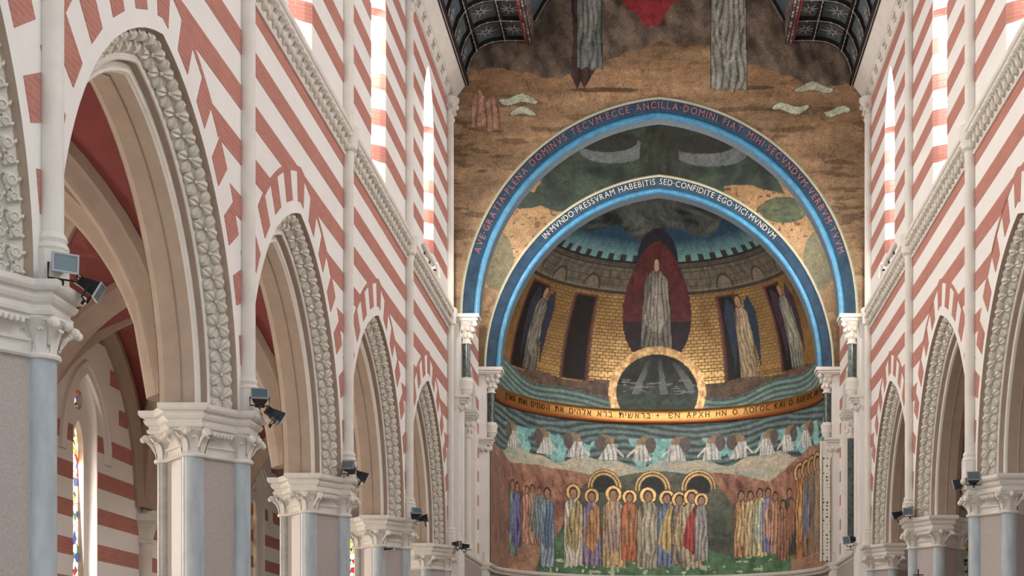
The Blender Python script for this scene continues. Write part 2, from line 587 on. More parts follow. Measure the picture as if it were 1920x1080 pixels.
# ------------------------------------------------------------------ clerestory windows
WPATH = [(0.0, 0.0), (0.08, 0.06), (0.72, 0.40)]          # (depth, inset) of the splayed reveal
def window_reveal():
    m = MB()
    out = [(-WA, WZ)] + arch_outline(WA, WH, WS, 0, 10) + [(WA, WZ)]
    rings = []
    for v, ins in WPATH:
        f = (WA - ins) / WA
        ring = []
        for (y, z) in out:
            zz = z
            if z > WS: zz = WS + (z - WS) * (1 - ins * 0.75)
            if z == WZ: zz = WZ + v * 0.75
            ring.append((-v, y * f, zz))
        rings.append(ring)
    m.loft(rings, closed=True, caps=False)
    return m
revme = window_reveal().mesh('reveal', 'plaster', True)
g = MB()
v, ins = WPATH[-1]; f = (WA - ins) / WA
gout = [(-WA * f, WZ + v * 0.75)] + [(y * f, (z if z <= WS else WS + (z - WS) * (1 - ins * 0.75))) for y, z in arch_outline(WA, WH, WS, 0, 10)] + [(WA * f, WZ + v * 0.75)]
g.prism(gout, face_fn, -0.74, -0.70)
paneme = g.mesh('pane', 'pane')
lead = MB()
for q in range(1, 7):
    zz = 10.3 + q * 0.42
    lead.box(-0.70, -0.685, -0.22, 0.22, zz - 0.012, zz + 0.012)
leadme = lead.mesh('glazing_bars', 'iron')
jb = []
for kq in range(0, 6):
    zc = BAND0 + PER * kq
    if zc + RH > WS + 0.35: continue
    for sg in (-1, 1):
        m = MB()
        rings = []
        for zz in (zc - RH, zc + RH):
            row = []
            for v, ins in WPATH:
                zmin = WZ + v * 0.75 + 0.01
                row.append((-v, sg * (WA - ins - 0.004), max(zz, zmin)))
            rings.append(row)
        m.loft(rings, closed=False, caps=False)
        jb.append(m.mesh('brick_band', 'brick'))
wn = 0
for s, nm in SIDES:
    for i, yc in enumerate(BAYS):
        if i < 2: continue
        wn += 1
        loc = (s * HW, yc, 0); rz = 0 if s < 0 else PI
        w = empty('window_%d' % wn, loc, rz)
        tag(w, kind='structure')
        inst('reveal', revme, w); inst('pane', paneme, w); inst('glazing_bars', leadme, w)
        for me in jb: inst('brick_band', me, w)
    for i, yc in enumerate(BAYS):
        area('daylight_clerestory', (s * (HW + 0.62), yc, 11.9), (-s, 0, -0.75), 0.42, 2.9, LWIN[s], (1, 0.96, 0.88) if s < 0 else (0.97, 0.985, 1.0))

# ------------------------------------------------------------------ arcade arches with carved bands
def fn_arc(y, z, v): return (-v, y, z)
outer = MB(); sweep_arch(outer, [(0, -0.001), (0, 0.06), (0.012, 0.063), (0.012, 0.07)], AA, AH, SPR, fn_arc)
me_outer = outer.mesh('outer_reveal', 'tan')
flo = MB(); sweep_arch(flo, [(0.012, 0.07), (0.165, 0.24)], AA, AH, SPR, fn_arc)
me_flo = flo.mesh('carved_band', 'rose_stone')
mou = MB(); sweep_arch(mou, [(0.165, 0.24), (0.17, 0.235), (0.222, 0.235), (0.226, 0.242), (0.232, 0.242), (0.236, 0.232), (0.245, 0.225), (0.256, 0.23), (0.262, 0.245)], AA, AH, SPR, fn_arc)
me_mou = mou.mesh('roll_moulding', 'stone', True)
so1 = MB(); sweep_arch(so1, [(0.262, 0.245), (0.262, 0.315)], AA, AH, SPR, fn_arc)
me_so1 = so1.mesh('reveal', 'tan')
in2 = MB(); sweep_arch(in2, [(0.262, 0.315), (0.266, 0.308), (0.30, 0.308), (0.305, 0.318), (0.312, 0.318)] + [(0.335 + 0.022 * math.cos(PI - q * PI / 6), 0.322 - 0.022 * math.sin(q * PI / 6)) for q in range(7)] + [(0.36, 0.345)], AA, AH, SPR, fn_arc)
me_in2 = in2.mesh('inner_roll', 'stone', True)
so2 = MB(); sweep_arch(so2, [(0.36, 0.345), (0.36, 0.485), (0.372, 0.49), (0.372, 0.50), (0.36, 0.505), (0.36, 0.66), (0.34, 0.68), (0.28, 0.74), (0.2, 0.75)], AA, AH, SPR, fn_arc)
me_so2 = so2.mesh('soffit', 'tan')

def rosette_mesh(var=0):
    # a square block with a four-petalled flower; x along the band, y across, z out
    m = MB()
    S, H = 0.118, 0.118
    m.box(-S, S, -H, H, -0.02, 0.004)
    for q in range(4):
        a0 = PI / 4 + q * PI / 2 + (0.2 if var else 0)
        ca, sa = math.cos(a0), math.sin(a0)
        rows = []
        for (rad, wid, hh) in ((0.014, 0.010, 0.016), (0.045, 0.036, 0.036), (0.085, 0.060, 0.052), (0.120, 0.056, 0.050), (0.150, 0.020, 0.026)):
            row = []
            for w, dz in ((-1, -0.045), (-0.85, -0.012), (-0.4, 0.004), (0, -0.014), (0.4, 0.004), (0.85, -0.012), (1, -0.045)):
                px = rad * ca - w * wid * sa; py = rad * sa + w * wid * ca
                row.append((max(-S, min(S, px)), max(-H, min(H, py)), hh + dz))
            rows.append(row)
        m.loft(rows, closed=False, caps=False)
    m.ball((0, 0, 0.03), 0.02, 6, 4)
    return m.mesh('rosette', 'rose_stone', True)
def bud_mesh():
    # a block of half-closed buds among folded leaves
    m = MB()
    S, H = 0.118, 0.118
    m.box(-S, S, -H, H, -0.02, 0.004)
    for (px_, py_, rr, ax) in ((-0.058, 0.055, 0.050, 0.6), (0.055, -0.05, 0.056, 2.4), (-0.055, -0.06, 0.046, 4.0), (0.062, 0.062, 0.048, 5.2)):
        m.ball((px_, py_, 0.008), rr, 9, 6, (1.05, 1.05, 0.8))
        m.lathe([(rr * 0.62, 0.008 + rr * 0.5), (rr * 0.66, 0.008 + rr * 0.98), (rr * 0.5, 0.008 + rr * 1.02), (rr * 0.36, 0.008 + rr * 0.72), (rr * 0.1, 0.008 + rr * 0.9)], px_, py_, 9)
        for q in range(3):
            an = ax + q * 2.1
            m.tube([(px_ + rr * 0.5 * math.cos(an), py_ + rr * 0.5 * math.sin(an), 0.03), (px_ + rr * 1.1 * math.cos(an + .3), py_ + rr * 1.1 * math.sin(an + .3), 0.034), (px_ + rr * 1.5 * math.cos(an + .5), py_ + rr * 1.5 * math.sin(an + .5), 0.008)], [0.012, 0.016, 0.006], 5)
    return m.mesh('bud_block', 'rose_stone', True)
ros = rosette_mesh(); bud = bud_mesh()

ORDB = {1: 'nearest', 2: 'second', 3: 'third', 4: 'fourth', 5: 'fifth'}
def make_arch(s, i, label):
    a = empty('arcade_arch', (s * HW, BAYS[i], SPR), 0 if s < 0 else PI)
    tag(a, label, 'arch', 'pointed arches of the nave arcade')
    for nm, me in (('outer_reveal', me_outer), ('carved_band', me_flo), ('roll_moulding', me_mou), ('reveal', me_so1), ('inner_roll', me_in2), ('soffit', me_so2)):
        o = inst(nm, me, a, (0, 0, -SPR))
        if nm == 'carved_band': band_o = o
    um, vm = 0.0885, 0.155
    rr = AR - um
    tm = math.acos(AC / rr)
    L = rr * tm
    n = int(L / 0.245)
    for sg in (-1, 1):
        for q in range(n):
            th = (q + 0.5) * tm / n
            y = sg * (rr * math.cos(th) - AC); z = SPR + rr * math.sin(th)
            T = Vector((0, -sg * math.sin(th), math.cos(th)))
            rad = Vector((0, -sg * math.cos(th), -math.sin(th)))      # towards the opening
            N = (Vector((1, 0, 0)) * 0.153 + rad * 0.17).normalized()
            B = N.cross(T)
            mtx = Matrix(((T.x, B.x, N.x, -vm), (T.y, B.y, N.y, y), (T.z, B.z, N.z, z - SPR), (0, 0, 0, 1)))
            inst('rosette', bud if (s < 0 and i == 1) else ros, band_o, mtx=Matrix.Translation((0, 0, SPR)) @ mtx)
    return a
ARCHLAB = {(-1, 1): 'cream arch with round carved buds cut off by the left picture edge',
           (-1, 2): 'largest left arcade arch, its carved flower band rising over the red aisle vault',
           (-1, 3): 'second whole left arcade arch, between the two nearest whole piers on the left',
           (-1, 4): 'third whole left arcade arch counted from the left picture edge',
           (-1, 5): 'smallest and farthest left arcade arch, next to the chancel respond',
           (1, 3): 'right arcade arch with carved flowers cut off by the right picture edge',
           (1, 4): 'middle right arcade arch, between the two floodlit right piers',
           (1, 5): 'farthest and smallest right arcade arch, beside the dark green column'}
for (s, i), lab in ARCHLAB.items(): make_arch(s, i, lab)

# ------------------------------------------------------------------ piers
def volute(m, c, r, d):
    # a knob of curled leaf
    m.ball(c, r, 8, 6, (1, 1, 0.9))
    m.ball((c[0] + d[0] * r * 0.7, c[1] + d[1] * r * 0.7, c[2] - r * 0.35), r * 0.7, 7, 5)
def capital_mesh(face):
    # face: unit vector from the pier centre out through the column
    m = MB()
    m.lathe([(0.112, 3.945), (0.138, 3.95), (0.145, 3.968), (0.138, 3.986), (0.118, 3.992), (0.118, 4.03), (0.125, 4.10), (0.15, 4.17), (0.20, 4.225), (0.20, 4.24)], 0, 0, 16)
    for q in range(8):
        a0 = q * PI / 4 + PI / 8
        ca, sa = math.cos(a0), math.sin(a0)
        rows = []
        for (rad, zz, wid) in ((0.120, 3.99, 0.030), (0.130, 4.06, 0.042), (0.152, 4.12, 0.040), (0.190, 4.155, 0.030), (0.200, 4.135, 0.016)):
            rows.append([(rad * ca - w * wid * sa, rad * sa + w * wid * ca, zz + (0.012 if abs(w) < 0.3 else 0)) for w in (-1, -0.4, 0, 0.4, 1)])
        m.loft(rows, closed=False, caps=False)
    fx, fy = face
    tx, ty = -fy, fx
    for sg in (-1, 1):
        c = (fx * 0.17 + sg * tx * 0.19, fy * 0.17 + sg * ty * 0.19, 4.19)
        volute(m, c, 0.048, (fx * 0.7 + sg * tx * 0.7, fy * 0.7 + sg * ty * 0.7))
        m.tube([(fx * 0.10 + sg * tx * 0.09, fy * 0.10 + sg * ty * 0.09, 4.05), (fx * 0.13 + sg * tx * 0.13, fy * 0.13 + sg * ty * 0.13, 4.13), c], [0.014, 0.02, 0.028], 6)
    m.ball((fx * 0.2, fy * 0.2, 4.2), 0.04, 8, 6)
    return m.mesh('capital', 'stone', True)
capN, capS, capE, capW = capital_mesh((1, 0)), capital_mesh((-1, 0)), capital_mesh((0, 1)), capital_mesh((0, -1))
def shaft_col(r, mtl):
    m = MB()
    m.lathe([(r * 1.5, 0.45), (r * 1.55, 0.5), (r * 1.3, 0.56), (r * 1.2, 0.6), (r * 1.3, 0.64), (r * 1.06, 0.68), (r, 0.72), (r, 3.93), (r * 1.03, 3.95)], 0, 0, 20)
    return m.mesh('column', mtl, True)
colA = shaft_col(0.112, 'marble'); colC = shaft_col(0.108, 'marble_dark')
CORE = [(0.36, -0.10), (0.36, 0.10), (0.10, 0.45), (-0.10, 0.45), (-0.36, 0.10), (-0.36, -0.10), (-0.10, -0.45), (0.10, -0.45)]
co = MB(); co.loft([[(x, y, z) for x, y in CORE] for z in (0.45, 3.95)])
coreme = co.mesh('core', 'granite')
cc = MB()
lay = [(3.95, -0.03), (3.965, -0.045), (3.985, -0.03), (3.99, -0.005), (4.03, 0.0), (4.06, -0.005), (4.065, -0.03), (4.085, -0.035), (4.09, -0.01), (4.16, -0.005), (4.2, -0.03), (4.23, -0.06)]
cc.loft([[(x, y, z) for x, y in offset_poly(CORE, d)] for z, d in lay])
corecap = cc.mesh('core_capital', 'stone')
ABA = [(0.62, -0.27), (0.62, 0.27), (0.46, 0.27), (0.26, 0.60), (0.26, 0.74), (-0.26, 0.74), (-0.26, 0.60), (-0.46, 0.27), (-0.62, 0.27), (-0.62, -0.27), (-0.46, -0.27), (-0.26, -0.60), (-0.26, -0.74), (0.26, -0.74), (0.26, -0.60), (0.46, -0.27)]
ab = MB()
lay = [(4.21, 0.10), (4.235, 0.10), (4.245, 0.075), (4.27, 0.068), (4.285, 0.068), (4.29, 0.085), (4.315, 0.085), (4.335, 0.06), (4.36, 0.045), (4.38, 0.04), (4.385, 0.055), (4.40, 0.055), (4.41, 0.02), (4.43, 0.004), (4.44, 0.0), (4.48, 0.0)]
ab.loft([[(x, y, z) for x, y in offset_poly(ABA, d)] for z, d in lay])
abame = ab.mesh('abacus', 'stone')
dnmes = []
for (p, q) in (((0.33, -0.22), (0.19, -0.46)), ((0.33, 0.22), (0.19, 0.46)), ((-0.33, -0.22), (-0.19, -0.46)), ((-0.33, 0.22), (-0.19, 0.46))):
    dn = MB()
    sx = 1 if p[0] > 0 else -1; sy = 1 if p[1] > 0 else -1
    dn.tube([(p[0] + sx * 0.04, p[1] + sy * 0.025, 4.205), (q[0] + sx * 0.04, q[1] + sy * 0.025, 4.205)], 0.016, 6)
    for j in range(6):
        t = (j + 0.5) / 6
        dn.ball((p[0] + (q[0] - p[0]) * t + sx * 0.05, p[1] + (q[1] - p[1]) * t + sy * 0.03, 4.19), 0.022, 5, 4, (1, 1, 1.3))
    dnmes.append(dn.mesh('dentil_row', 'stone'))
bs = MB(); bs.loft([[(x, y, z) for x, y in offset_poly(ABA, d)] for z, d in ((0, 0.0), (0.38, 0.0), (0.42, 0.03), (0.47, 0.05))])
basme = bs.mesh('plinth', 'stone')
XC = 4.92
def make_pier(s, y, label):
    p = empty('pier', (s * XC, y, 0), 0 if s < 0 else PI)
    tag(p, label, 'pier', 'clustered piers of the nave arcade')
    inst('plinth', basme, p); inst('core', coreme, p); inst('core_capital', corecap, p); inst('abacus', abame, p)
    for me in dnmes: inst('dentil_row', me, p)
    # local -y faces the viewer on the left, +y on the right
    for (x, yy, c, k) in ((0.39, 0, colA, capN), (-0.39, 0, colC, capS), (0.03, -0.47, colA, capW), (0.03, 0.47, colA, capE)):
        inst('column', c, p, (x, yy, 0)); inst('capital', k, p, (x, yy, 0))
    return p
PIERLAB = {(-1, 2): 'nearest left pier, grey columns cut off by the left picture edge',
           (-1, 3): 'second pier from the left picture edge, with three columns in full view',
           (-1, 4): 'third pier from the left picture edge, red and blue glass showing beside it',
           (-1, 5): 'fourth left pier, with a small dark fixture on its granite core',
           (-1, 6): 'last left pier, engaged with the wall before the chancel',
           (1, 4): 'nearest right pier, grey columns beside the right picture edge',
           (1, 5): 'middle right pier with a black iron candle bracket at the foot of the picture',
           (1, 6): 'last right pier, small, engaged before the chancel'}
for (s, i), lab in PIERLAB.items(): make_pier(s, PIERS[i], lab)

# ------------------------------------------------------------------ wall shafts
shm = MB(); shm.lathe([(0.085, 4.86), (0.085, 13.55)], 0, 0, 18)
shme = shm.mesh('shaft', 'stone', True)
sb = MB()
sb.lathe([(0.13, 4.48), (0.13, 4.74)], 0, 0, 8)
sb.lathe([(0.115, 4.74), (0.125, 4.76), (0.115, 4.79), (0.10, 4.80), (0.112, 4.83), (0.10, 4.86), (0.086, 4.88)], 0, 0, 18)
sbme = sb.mesh('base', 'stone', True)
sc_ = MB()
sc_.lathe([(0.086, 13.5), (0.11, 13.52), (0.11, 13.55), (0.09, 13.58), (0.10, 13.7), (0.17, 13.88), (0.2, 13.92), (0.2, 13.99)], 0, 0, 12)
for q in range(6):
    a0 = q * PI / 3
    sc_.ball((0.15 * math.cos(a0), 0.15 * math.sin(a0), 13.80), 0.045, 7, 5, (1, 1, 1.3))
    sc_.ball((0.12 * math.cos(a0 + 0.5), 0.12 * math.sin(a0 + 0.5), 13.68), 0.035, 7, 5, (1, 1, 1.3))
scme = sc_.mesh('capital', 'stone', True)
rg = MB(); rg.lathe([(0.086, 9.16), (0.135, 9.2), (0.14, 9.32), (0.16, 9.42), (0.17, 9.5), (0.15, 9.53), (0.086, 9.56)], 0, 0, 16)
rgme = rg.mesh('string_ring', 'stone', True)
SHLAB = {(-1, 2): 'slender wall shaft standing above the nearest left floodlights',
         (-1, 3): 'second left wall shaft, between the two largest arches',
         (-1, 4): 'third left wall shaft, between second and third whole arches',
         (-1, 5): 'fourth left wall shaft, left of the farthest clerestory lancet',
         (-1, 6): 'last left wall shaft in the corner beside the brown mosaic',
         (1, 4): 'nearest right wall shaft, rising to the top of the picture',
         (1, 5): 'middle right wall shaft, between two clerestory lancets',
         (1, 6): 'last right wall shaft in the corner beside the brown mosaic'}
for (s, i), lab in SHLAB.items():
    a = empty('wall_shaft', (s * (HW - 0.05), PIERS[i], SPR), 0)
    tag(a, lab, 'shaft', 'slender shafts on the nave walls')
    for nm, me in (('shaft', shme), ('base', sbme), ('capital', scme), ('string_ring', rgme)):
        inst(nm, me, a, (0, 0, -SPR))

# ------------------------------------------------------------------ string course with leaves
SP = [(0, 9.10), (0.03, 9.10), (0.045, 9.125), (0.03, 9.15), (0.03, 9.16), (0.035, 9.25), (0.07, 9.34), (0.12, 9.38), (0.13, 9.385), (0.13, 9.41), (0.155, 9.425), (0.165, 9.45), (0.165, 9.475), (0.0, 9.52)]
st = MB(); st.loft([[(x, y, z) for x, z in SP] for y in (-2.52, 2.52)], closed=True, caps=True)
stme = st.mesh('moulding', 'stone')
def leaf_mesh():
    m = MB()
    # a curled crocket: stem up the hollow, tip rolled over
    m.tube([(0.035, 0.03, 9.155), (0.06, 0.02, 9.20), (0.06, -0.02, 9.26), (0.085, -0.04, 9.32), (0.125, -0.02, 9.36)], [0.026, 0.034, 0.018, 0.03, 0.02], 6)
    m.ball((0.085, 0.035, 9.195), 0.045, 7, 5, (0.9, 1, 1.2))
    m.ball((0.12, -0.045, 9.335), 0.042, 7, 5, (1, 1, 0.8))
    return m.mesh('leaf', 'rose_stone', True)
lfme = leaf_mesh()
for s, nm in SIDES:
    sc0 = empty('string_course', (s * HW, 2.6, 9.1), 0 if s < 0 else PI)
    tag(sc0, 'carved leaf string course under the %s clerestory lancets' % nm, 'moulding', 'leaf string courses')
    for i, yc in enumerate(BAYS):
        if not visible_bay(s, i): continue
        ly = (yc - 2.6) * (1 if s < 0 else -1)
        mo = inst('moulding', stme, sc0, (0, ly, -9.1))
        if i >= 3:
            for q in range(22):
                inst('leaf', lfme, mo, (0, -2.42 + q * 4.84 / 21, 0))

# ------------------------------------------------------------------ cornice
CP = [(0, 14.0), (0.02, 14.0), (0.03, 14.05), (0.10, 14.22), (0.115, 14.225), (0.12, 14.25), (0.29, 14.47), (0.30, 14.52), (0.0, 14.62)]
cm = MB(); cm.loft([[(x, y, z) for x, z in CP] for y in (0, 32.3)], closed=True)
def bow_mesh():
    m = MB()
    m.ball((0.10, 0, 14.14), 0.03, 7, 5)
    for sg in (-1, 1):
        m.ball((0.09, sg * 0.07, 14.16), 0.055, 7, 5, (0.5, 1.1, 0.8))
        m.ball((0.06, sg * 0.05, 14.08), 0.045, 7, 5, (0.5, 0.9, 0.8))
    return m.mesh('leaf_block', 'rose_stone', True)
bow = bow_mesh()
for s, nm in SIDES:
    c0 = empty('cornice', (s * HW, 0, 14), 0 if s < 0 else PI)
    tag(c0, '%s cream cornice with carved leaf blocks below the ceiling edge' % nm, 'cornice', 'carved nave cornices')
    o = cm.build('moulding', 'stone', c0, loc=(0, 0 if s < 0 else -32.3, -14))
    for q in range(16):
        y = 31.75 - 0.6 * q
        inst('leaf_block', bow, o, (0, y if s < 0 else 32.3 - y, 0))

# ------------------------------------------------------------------ east end: arch walls, chancel, apse shell
E1A, E1H, E1S = 4.28, 4.69, 9.54
W2A, W2H, W2S = 4.33, 4.79, 9.4
def arch_wall(name, y, a, h, s, top, xw=4.6, m='plaster'):
    loop = [(-xw, top), (-xw, s)] + arch_outline(a, h, s, 0.02, 24) + [(xw, s), (xw, top)]
    me = fill_with_holes(name, [loop], lambda x, z: (x, y, z), m)
    return tag(inst(name, me, None), kind='structure')
arch_wall('wall_end', E1 + 0.03, E1A, E1H, E1S, 19)
arch_wall('wall_apse_front', W2 + 0.03, W2A, W2H, W2S, 16.2)
for s, nm in SIDES:
    m = MB()
    x0, x1 = sorted((s * 4.34, s * 5.4))
    m.box(x0, x1, E1 + 0.03, E1 + 0.95, 0, E1S)
    tag(m.build('wall_end_jamb_' + nm, 'plaster'), kind='structure')
    m = MB()
    x0, x1 = sorted((s * 4.30, s * 5.4))
    m.box(x0, x1, W2 + 0.03, W2 + 0.72, 0, W2S)
    tag(m.build('wall_apse_jamb_' + nm, 'plaster'), kind='structure')
    m = MB()
    x0, x1 = sorted((s * 4.5, s * 4.9))
    m.box(x0, x1, E1 + 0.95, W2 + 0.03, 0, 16)
    cw = m.build('wall_chancel_' + nm, 'plaster')
    tag(cw, kind='structure')
    for kq in range(-9, 9):
        zc = BAND0 + PER * kq
        b = MB()
        x0, x1 = sorted((s * 4.494, s * 4.52))
        b.box(x0, x1, E1 + 0.96, W2, zc - RH, zc + RH)
        b.build('brick_band', 'brick', cw)
m = MB(); m.box(-5, 5, E1 + 0.05, W2 + 0.7, 16.0, 16.2)
tag(m.build('ceiling_chancel', 'vault'), kind='structure')

# apse shell behind the mosaics
m = MB()
rings = []
for z in (0, 4.4, 9.27):
    rings.append([((APR + 0.06) * math.sin(t), APC + (APR + 0.06) * math.cos(t), z) for t in np.linspace(-PI / 2, PI / 2, 48)])
for k in range(1, 25):
    ps = PI / 2 * k / 24
    r = max((APR + 0.06) * math.cos(ps), 0.01)
    rings.append([(r * math.sin(t), APC + r * math.cos(t), 9.27 + (APB + 0.06) * math.sin(ps)) for t in np.linspace(-PI / 2, PI / 2, 48)])
m.loft(rings, closed=False, caps=False)
tag(m.build('wall_apse', 'granite'), kind='structure')

# blue mosaic arches
LB = {}
def blue_arch(y, a, h, s, depth, label, name):
    root = empty(name, (0, y, s))
    tag(root, label, 'arch', 'blue mosaic arches')
    fn = lambda x, z, v: (x, v, z - s)
    m = MB(); sweep_arch(m, [(-0.04, 0.0), (-0.04, -0.03), (-0.01, -0.05), (0.02, -0.03), (0.02, 0.01)], a, h, s, fn, 30)
    m.build('gold_edge', 'gold_line', root, True)
    m = MB(); sweep_arch(m, [(0.02, 0.0), (0.24, 0.09)], a, h, s, fn, 30)
    LB[name] = m.build('lettered_band', 'blue_dark', root)
    pr = [(0.24, 0.09)] + [(0.305 + 0.066 * math.cos(PI - q * PI / 8), 0.135 - 0.066 * math.sin(q * PI / 8)) for q in range(9)] + [(0.372, 0.17)]
    m = MB(); sweep_arch(m, pr, a, h, s, fn, 30)
    m.build('roll_moulding', 'blue', root, True)
    m = MB(); sweep_arch(m, [(0.372, 0.17), (0.372, depth), (0.2, depth)], a, h, s, fn, 30)
    m.build('soffit', 'blue_grey', root, True)
    return root
archA = blue_arch(E1, E1A, E1H, E1S, 0.5, 'larger outer blue mosaic arch with red lettering', 'chancel_arch')
archB = blue_arch(W2, W2A, W2H, W2S, 0.55, 'smaller inner blue mosaic arch with pale lettering framing the apse', 'apse_arch')

# ------------------------------------------------------------------ lettering
_glyph = {}
def glyph(ch, size, mtl):
    key = (ch, size, mtl)
    if key in _glyph: return _glyph[key]
    cu = bpy.data.curves.new('glyph', 'FONT')
    cu.body = ch; cu.size = size; cu.extrude = 0.004
    cu.align_x = 'CENTER'; cu.align_y = 'CENTER'
    cu.resolution_u = 3
    o = bpy.data.objects.new('glyph', cu)
    COL.objects.link(o)
    dg = bpy.context.evaluated_depsgraph_get()
    me = bpy.data.meshes.new_from_object(o.evaluated_get(dg))
    bpy.data.objects.remove(o)
    xs = [v.co.x for v in me.vertices] or [0, size * 0.3]
    w = max(xs) - min(xs)
    cx = (max(xs) + min(xs)) / 2
    for v in me.vertices: v.co.x -= cx; v.co.x *= 0.92
    me.materials.clear(); me.materials.append(M[mtl])
    _glyph[key] = (me, w * 0.92)
    return _glyph[key]

def letters_on_arch(root, text, a, h, s, size, mtl, f0, f1):
    # f0..f1: share of the whole arc (0 left springing, 1 right springing) taken by the text
    r = (a * a + h * h) / (2 * a); c = r - a
    u, v = 0.125, 0.03
    rr = r - u
    tm = math.acos(c / rr)
    items = [(None if ch == ' ' else glyph(ch, size, mtl)) for ch in text]
    ws = [0.09 if it is None else it[1] + 0.045 for it in items]
    tot = sum(ws); span = (f1 - f0) * 2 * rr * tm
    k = span / tot
    pos = f0 * 2 * rr * tm
    for ch, it, w in zip(text, items, ws):
        sarc = pos + w * k / 2; pos += w * k
        if it is None: continue
        if sarc < rr * tm: sg, th = -1, sarc / rr
        else: sg, th = 1, 2 * tm - sarc / rr
        x = sg * (rr * math.cos(th) - c); z = rr * math.sin(th)
        out = Vector((sg * math.cos(th), 0, math.sin(th)))
        up = (out * 0.22 + Vector((0, -0.09, 0))).normalized()       # lies on the canted band
        T = Vector((math.sin(th) * -sg, 0, math.cos(th))) * (1 if sg < 0 else -1)
        T = Vector((out.z, 0, -out.x))
        N = T.cross(up)
        mtx = Matrix(((T.x, up.x, N.x, x), (T.y, up.y, N.y, v - 0.004), (T.z, up.z, N.z, z), (0, 0, 0, 1)))
        inst('letter', it[0], root, mtx=mtx)
letters_on_arch(LB['chancel_arch'], 'AVE·GRATIA·PLENA DOMINVS TECVM·ECCE ANCILLA·DOMINI FIAT MIHI·SECVNDVM·VERBVM·TVVM', E1A, E1H, E1S, 0.20, 'letter_red', 0.10, 0.90)
letters_on_arch(LB['apse_arch'], 'IN·MVNDO·PRESSVRAM HABEBITIS SED·CONFIDITE EGO·VICI·MVNDVM', W2A, W2H, W2S, 0.20, 'letter_pale', 0.262, 0.738)

# gold band with its inscription
band = empty('inscription_band', (0, APC, 8.89))
tag(band, 'curved gold mosaic band with dark Hebrew and Greek lettering round the apse', 'inscription')
m = MB()
bp_ = [(4.30, -0.03), (4.18, -0.02), (4.16, 0.0), (4.165, 0.03)]
m.loft([[(r * math.sin(t), r * math.cos(t), z) for r, z in [(4.30, -0.02), (4.20, -0.02), (4.165, 0.01), (4.165, 0.05)]] for t in np.linspace(R(-88), R(88), 90)], closed=False, caps=False)
m.build('lower_edge', 'gold_edge', band, True)
m = MB()
m.loft([[(r * math.sin(t), r * math.cos(t), z) for r, z in [(4.165, 0.05), (4.15, 0.12), (4.15, 0.26), (4.165, 0.32), (4.20, 0.37), (4.30, 0.40)]] for t in np.linspace(R(-88), R(88), 90)], closed=False, caps=False)
goldface = m.build('gold_face', 'gold', band, True)
def letters_on_band(text, th0, direction, size, zc=0.19):
    th = th0
    for ch in text:
        if ch == ' ':
            th += direction * R(1.9); continue
        me, w = glyph(ch, size, 'letter_dark')
        st = (w + 0.055) / 4.15
        tc_ = th + direction * st / 2
        th += direction * st
        T = Vector((math.cos(tc_), -math.sin(tc_), 0)); N = Vector((-math.sin(tc_), -math.cos(tc_), 0)); U = Vector((0, 0, 1))
        p = Vector((4.143 * math.sin(tc_), 4.143 * math.cos(tc_), zc))
        inst('letter', me, goldface, mtx=Matrix(((T.x, U.x, N.x, p.x), (T.y, U.y, N.y, p.y), (T.z, U.z, N.z, p.z), (0, 0, 0, 1))))
letters_on_band('+', R(-1.6), 1, 0.22)
letters_on_band('ЄN APXH HN O ΛOΓOC KAI O ΛOΓOC HN ΠPOC', R(3.2), 1, 0.23)
letters_on_band('בראשית ברא אלהים את השמים ואת הארץ', R(-3.0), -1, 0.25)

# ------------------------------------------------------------------ mosaic pictures (colour laid out in the plane of each wall)
def lin(c):
    c = np.asarray(c, float) / 255
    return np.where(c <= 0.04045, c / 12.92, ((c + 0.055) / 1.055) ** 2.4)

rngN = np.random.RandomState(3)
LAT = rngN.rand(256, 256)
def vnoise(x, y):
    xi = np.floor(x).astype(int); yi = np.floor(y).astype(int)
    fx = x - xi; fy = y - yi
    fx = fx * fx * (3 - 2 * fx); fy = fy * fy * (3 - 2 * fy)
    g = lambda i, j: LAT[i % 256, j % 256]
    return (g(xi, yi) * (1 - fx) + g(xi + 1, yi) * fx) * (1 - fy) + (g(xi, yi + 1) * (1 - fx) + g(xi + 1, yi + 1) * fx) * fy
def fbm(x, y, o=4):
    t = 0; a = 0.5; n = 0
    for k in range(o):
        t = t + a * vnoise(x * 2 ** k + 17 * k, y * 2 ** k + 5 * k); n += a; a *= 0.5
    return t / n

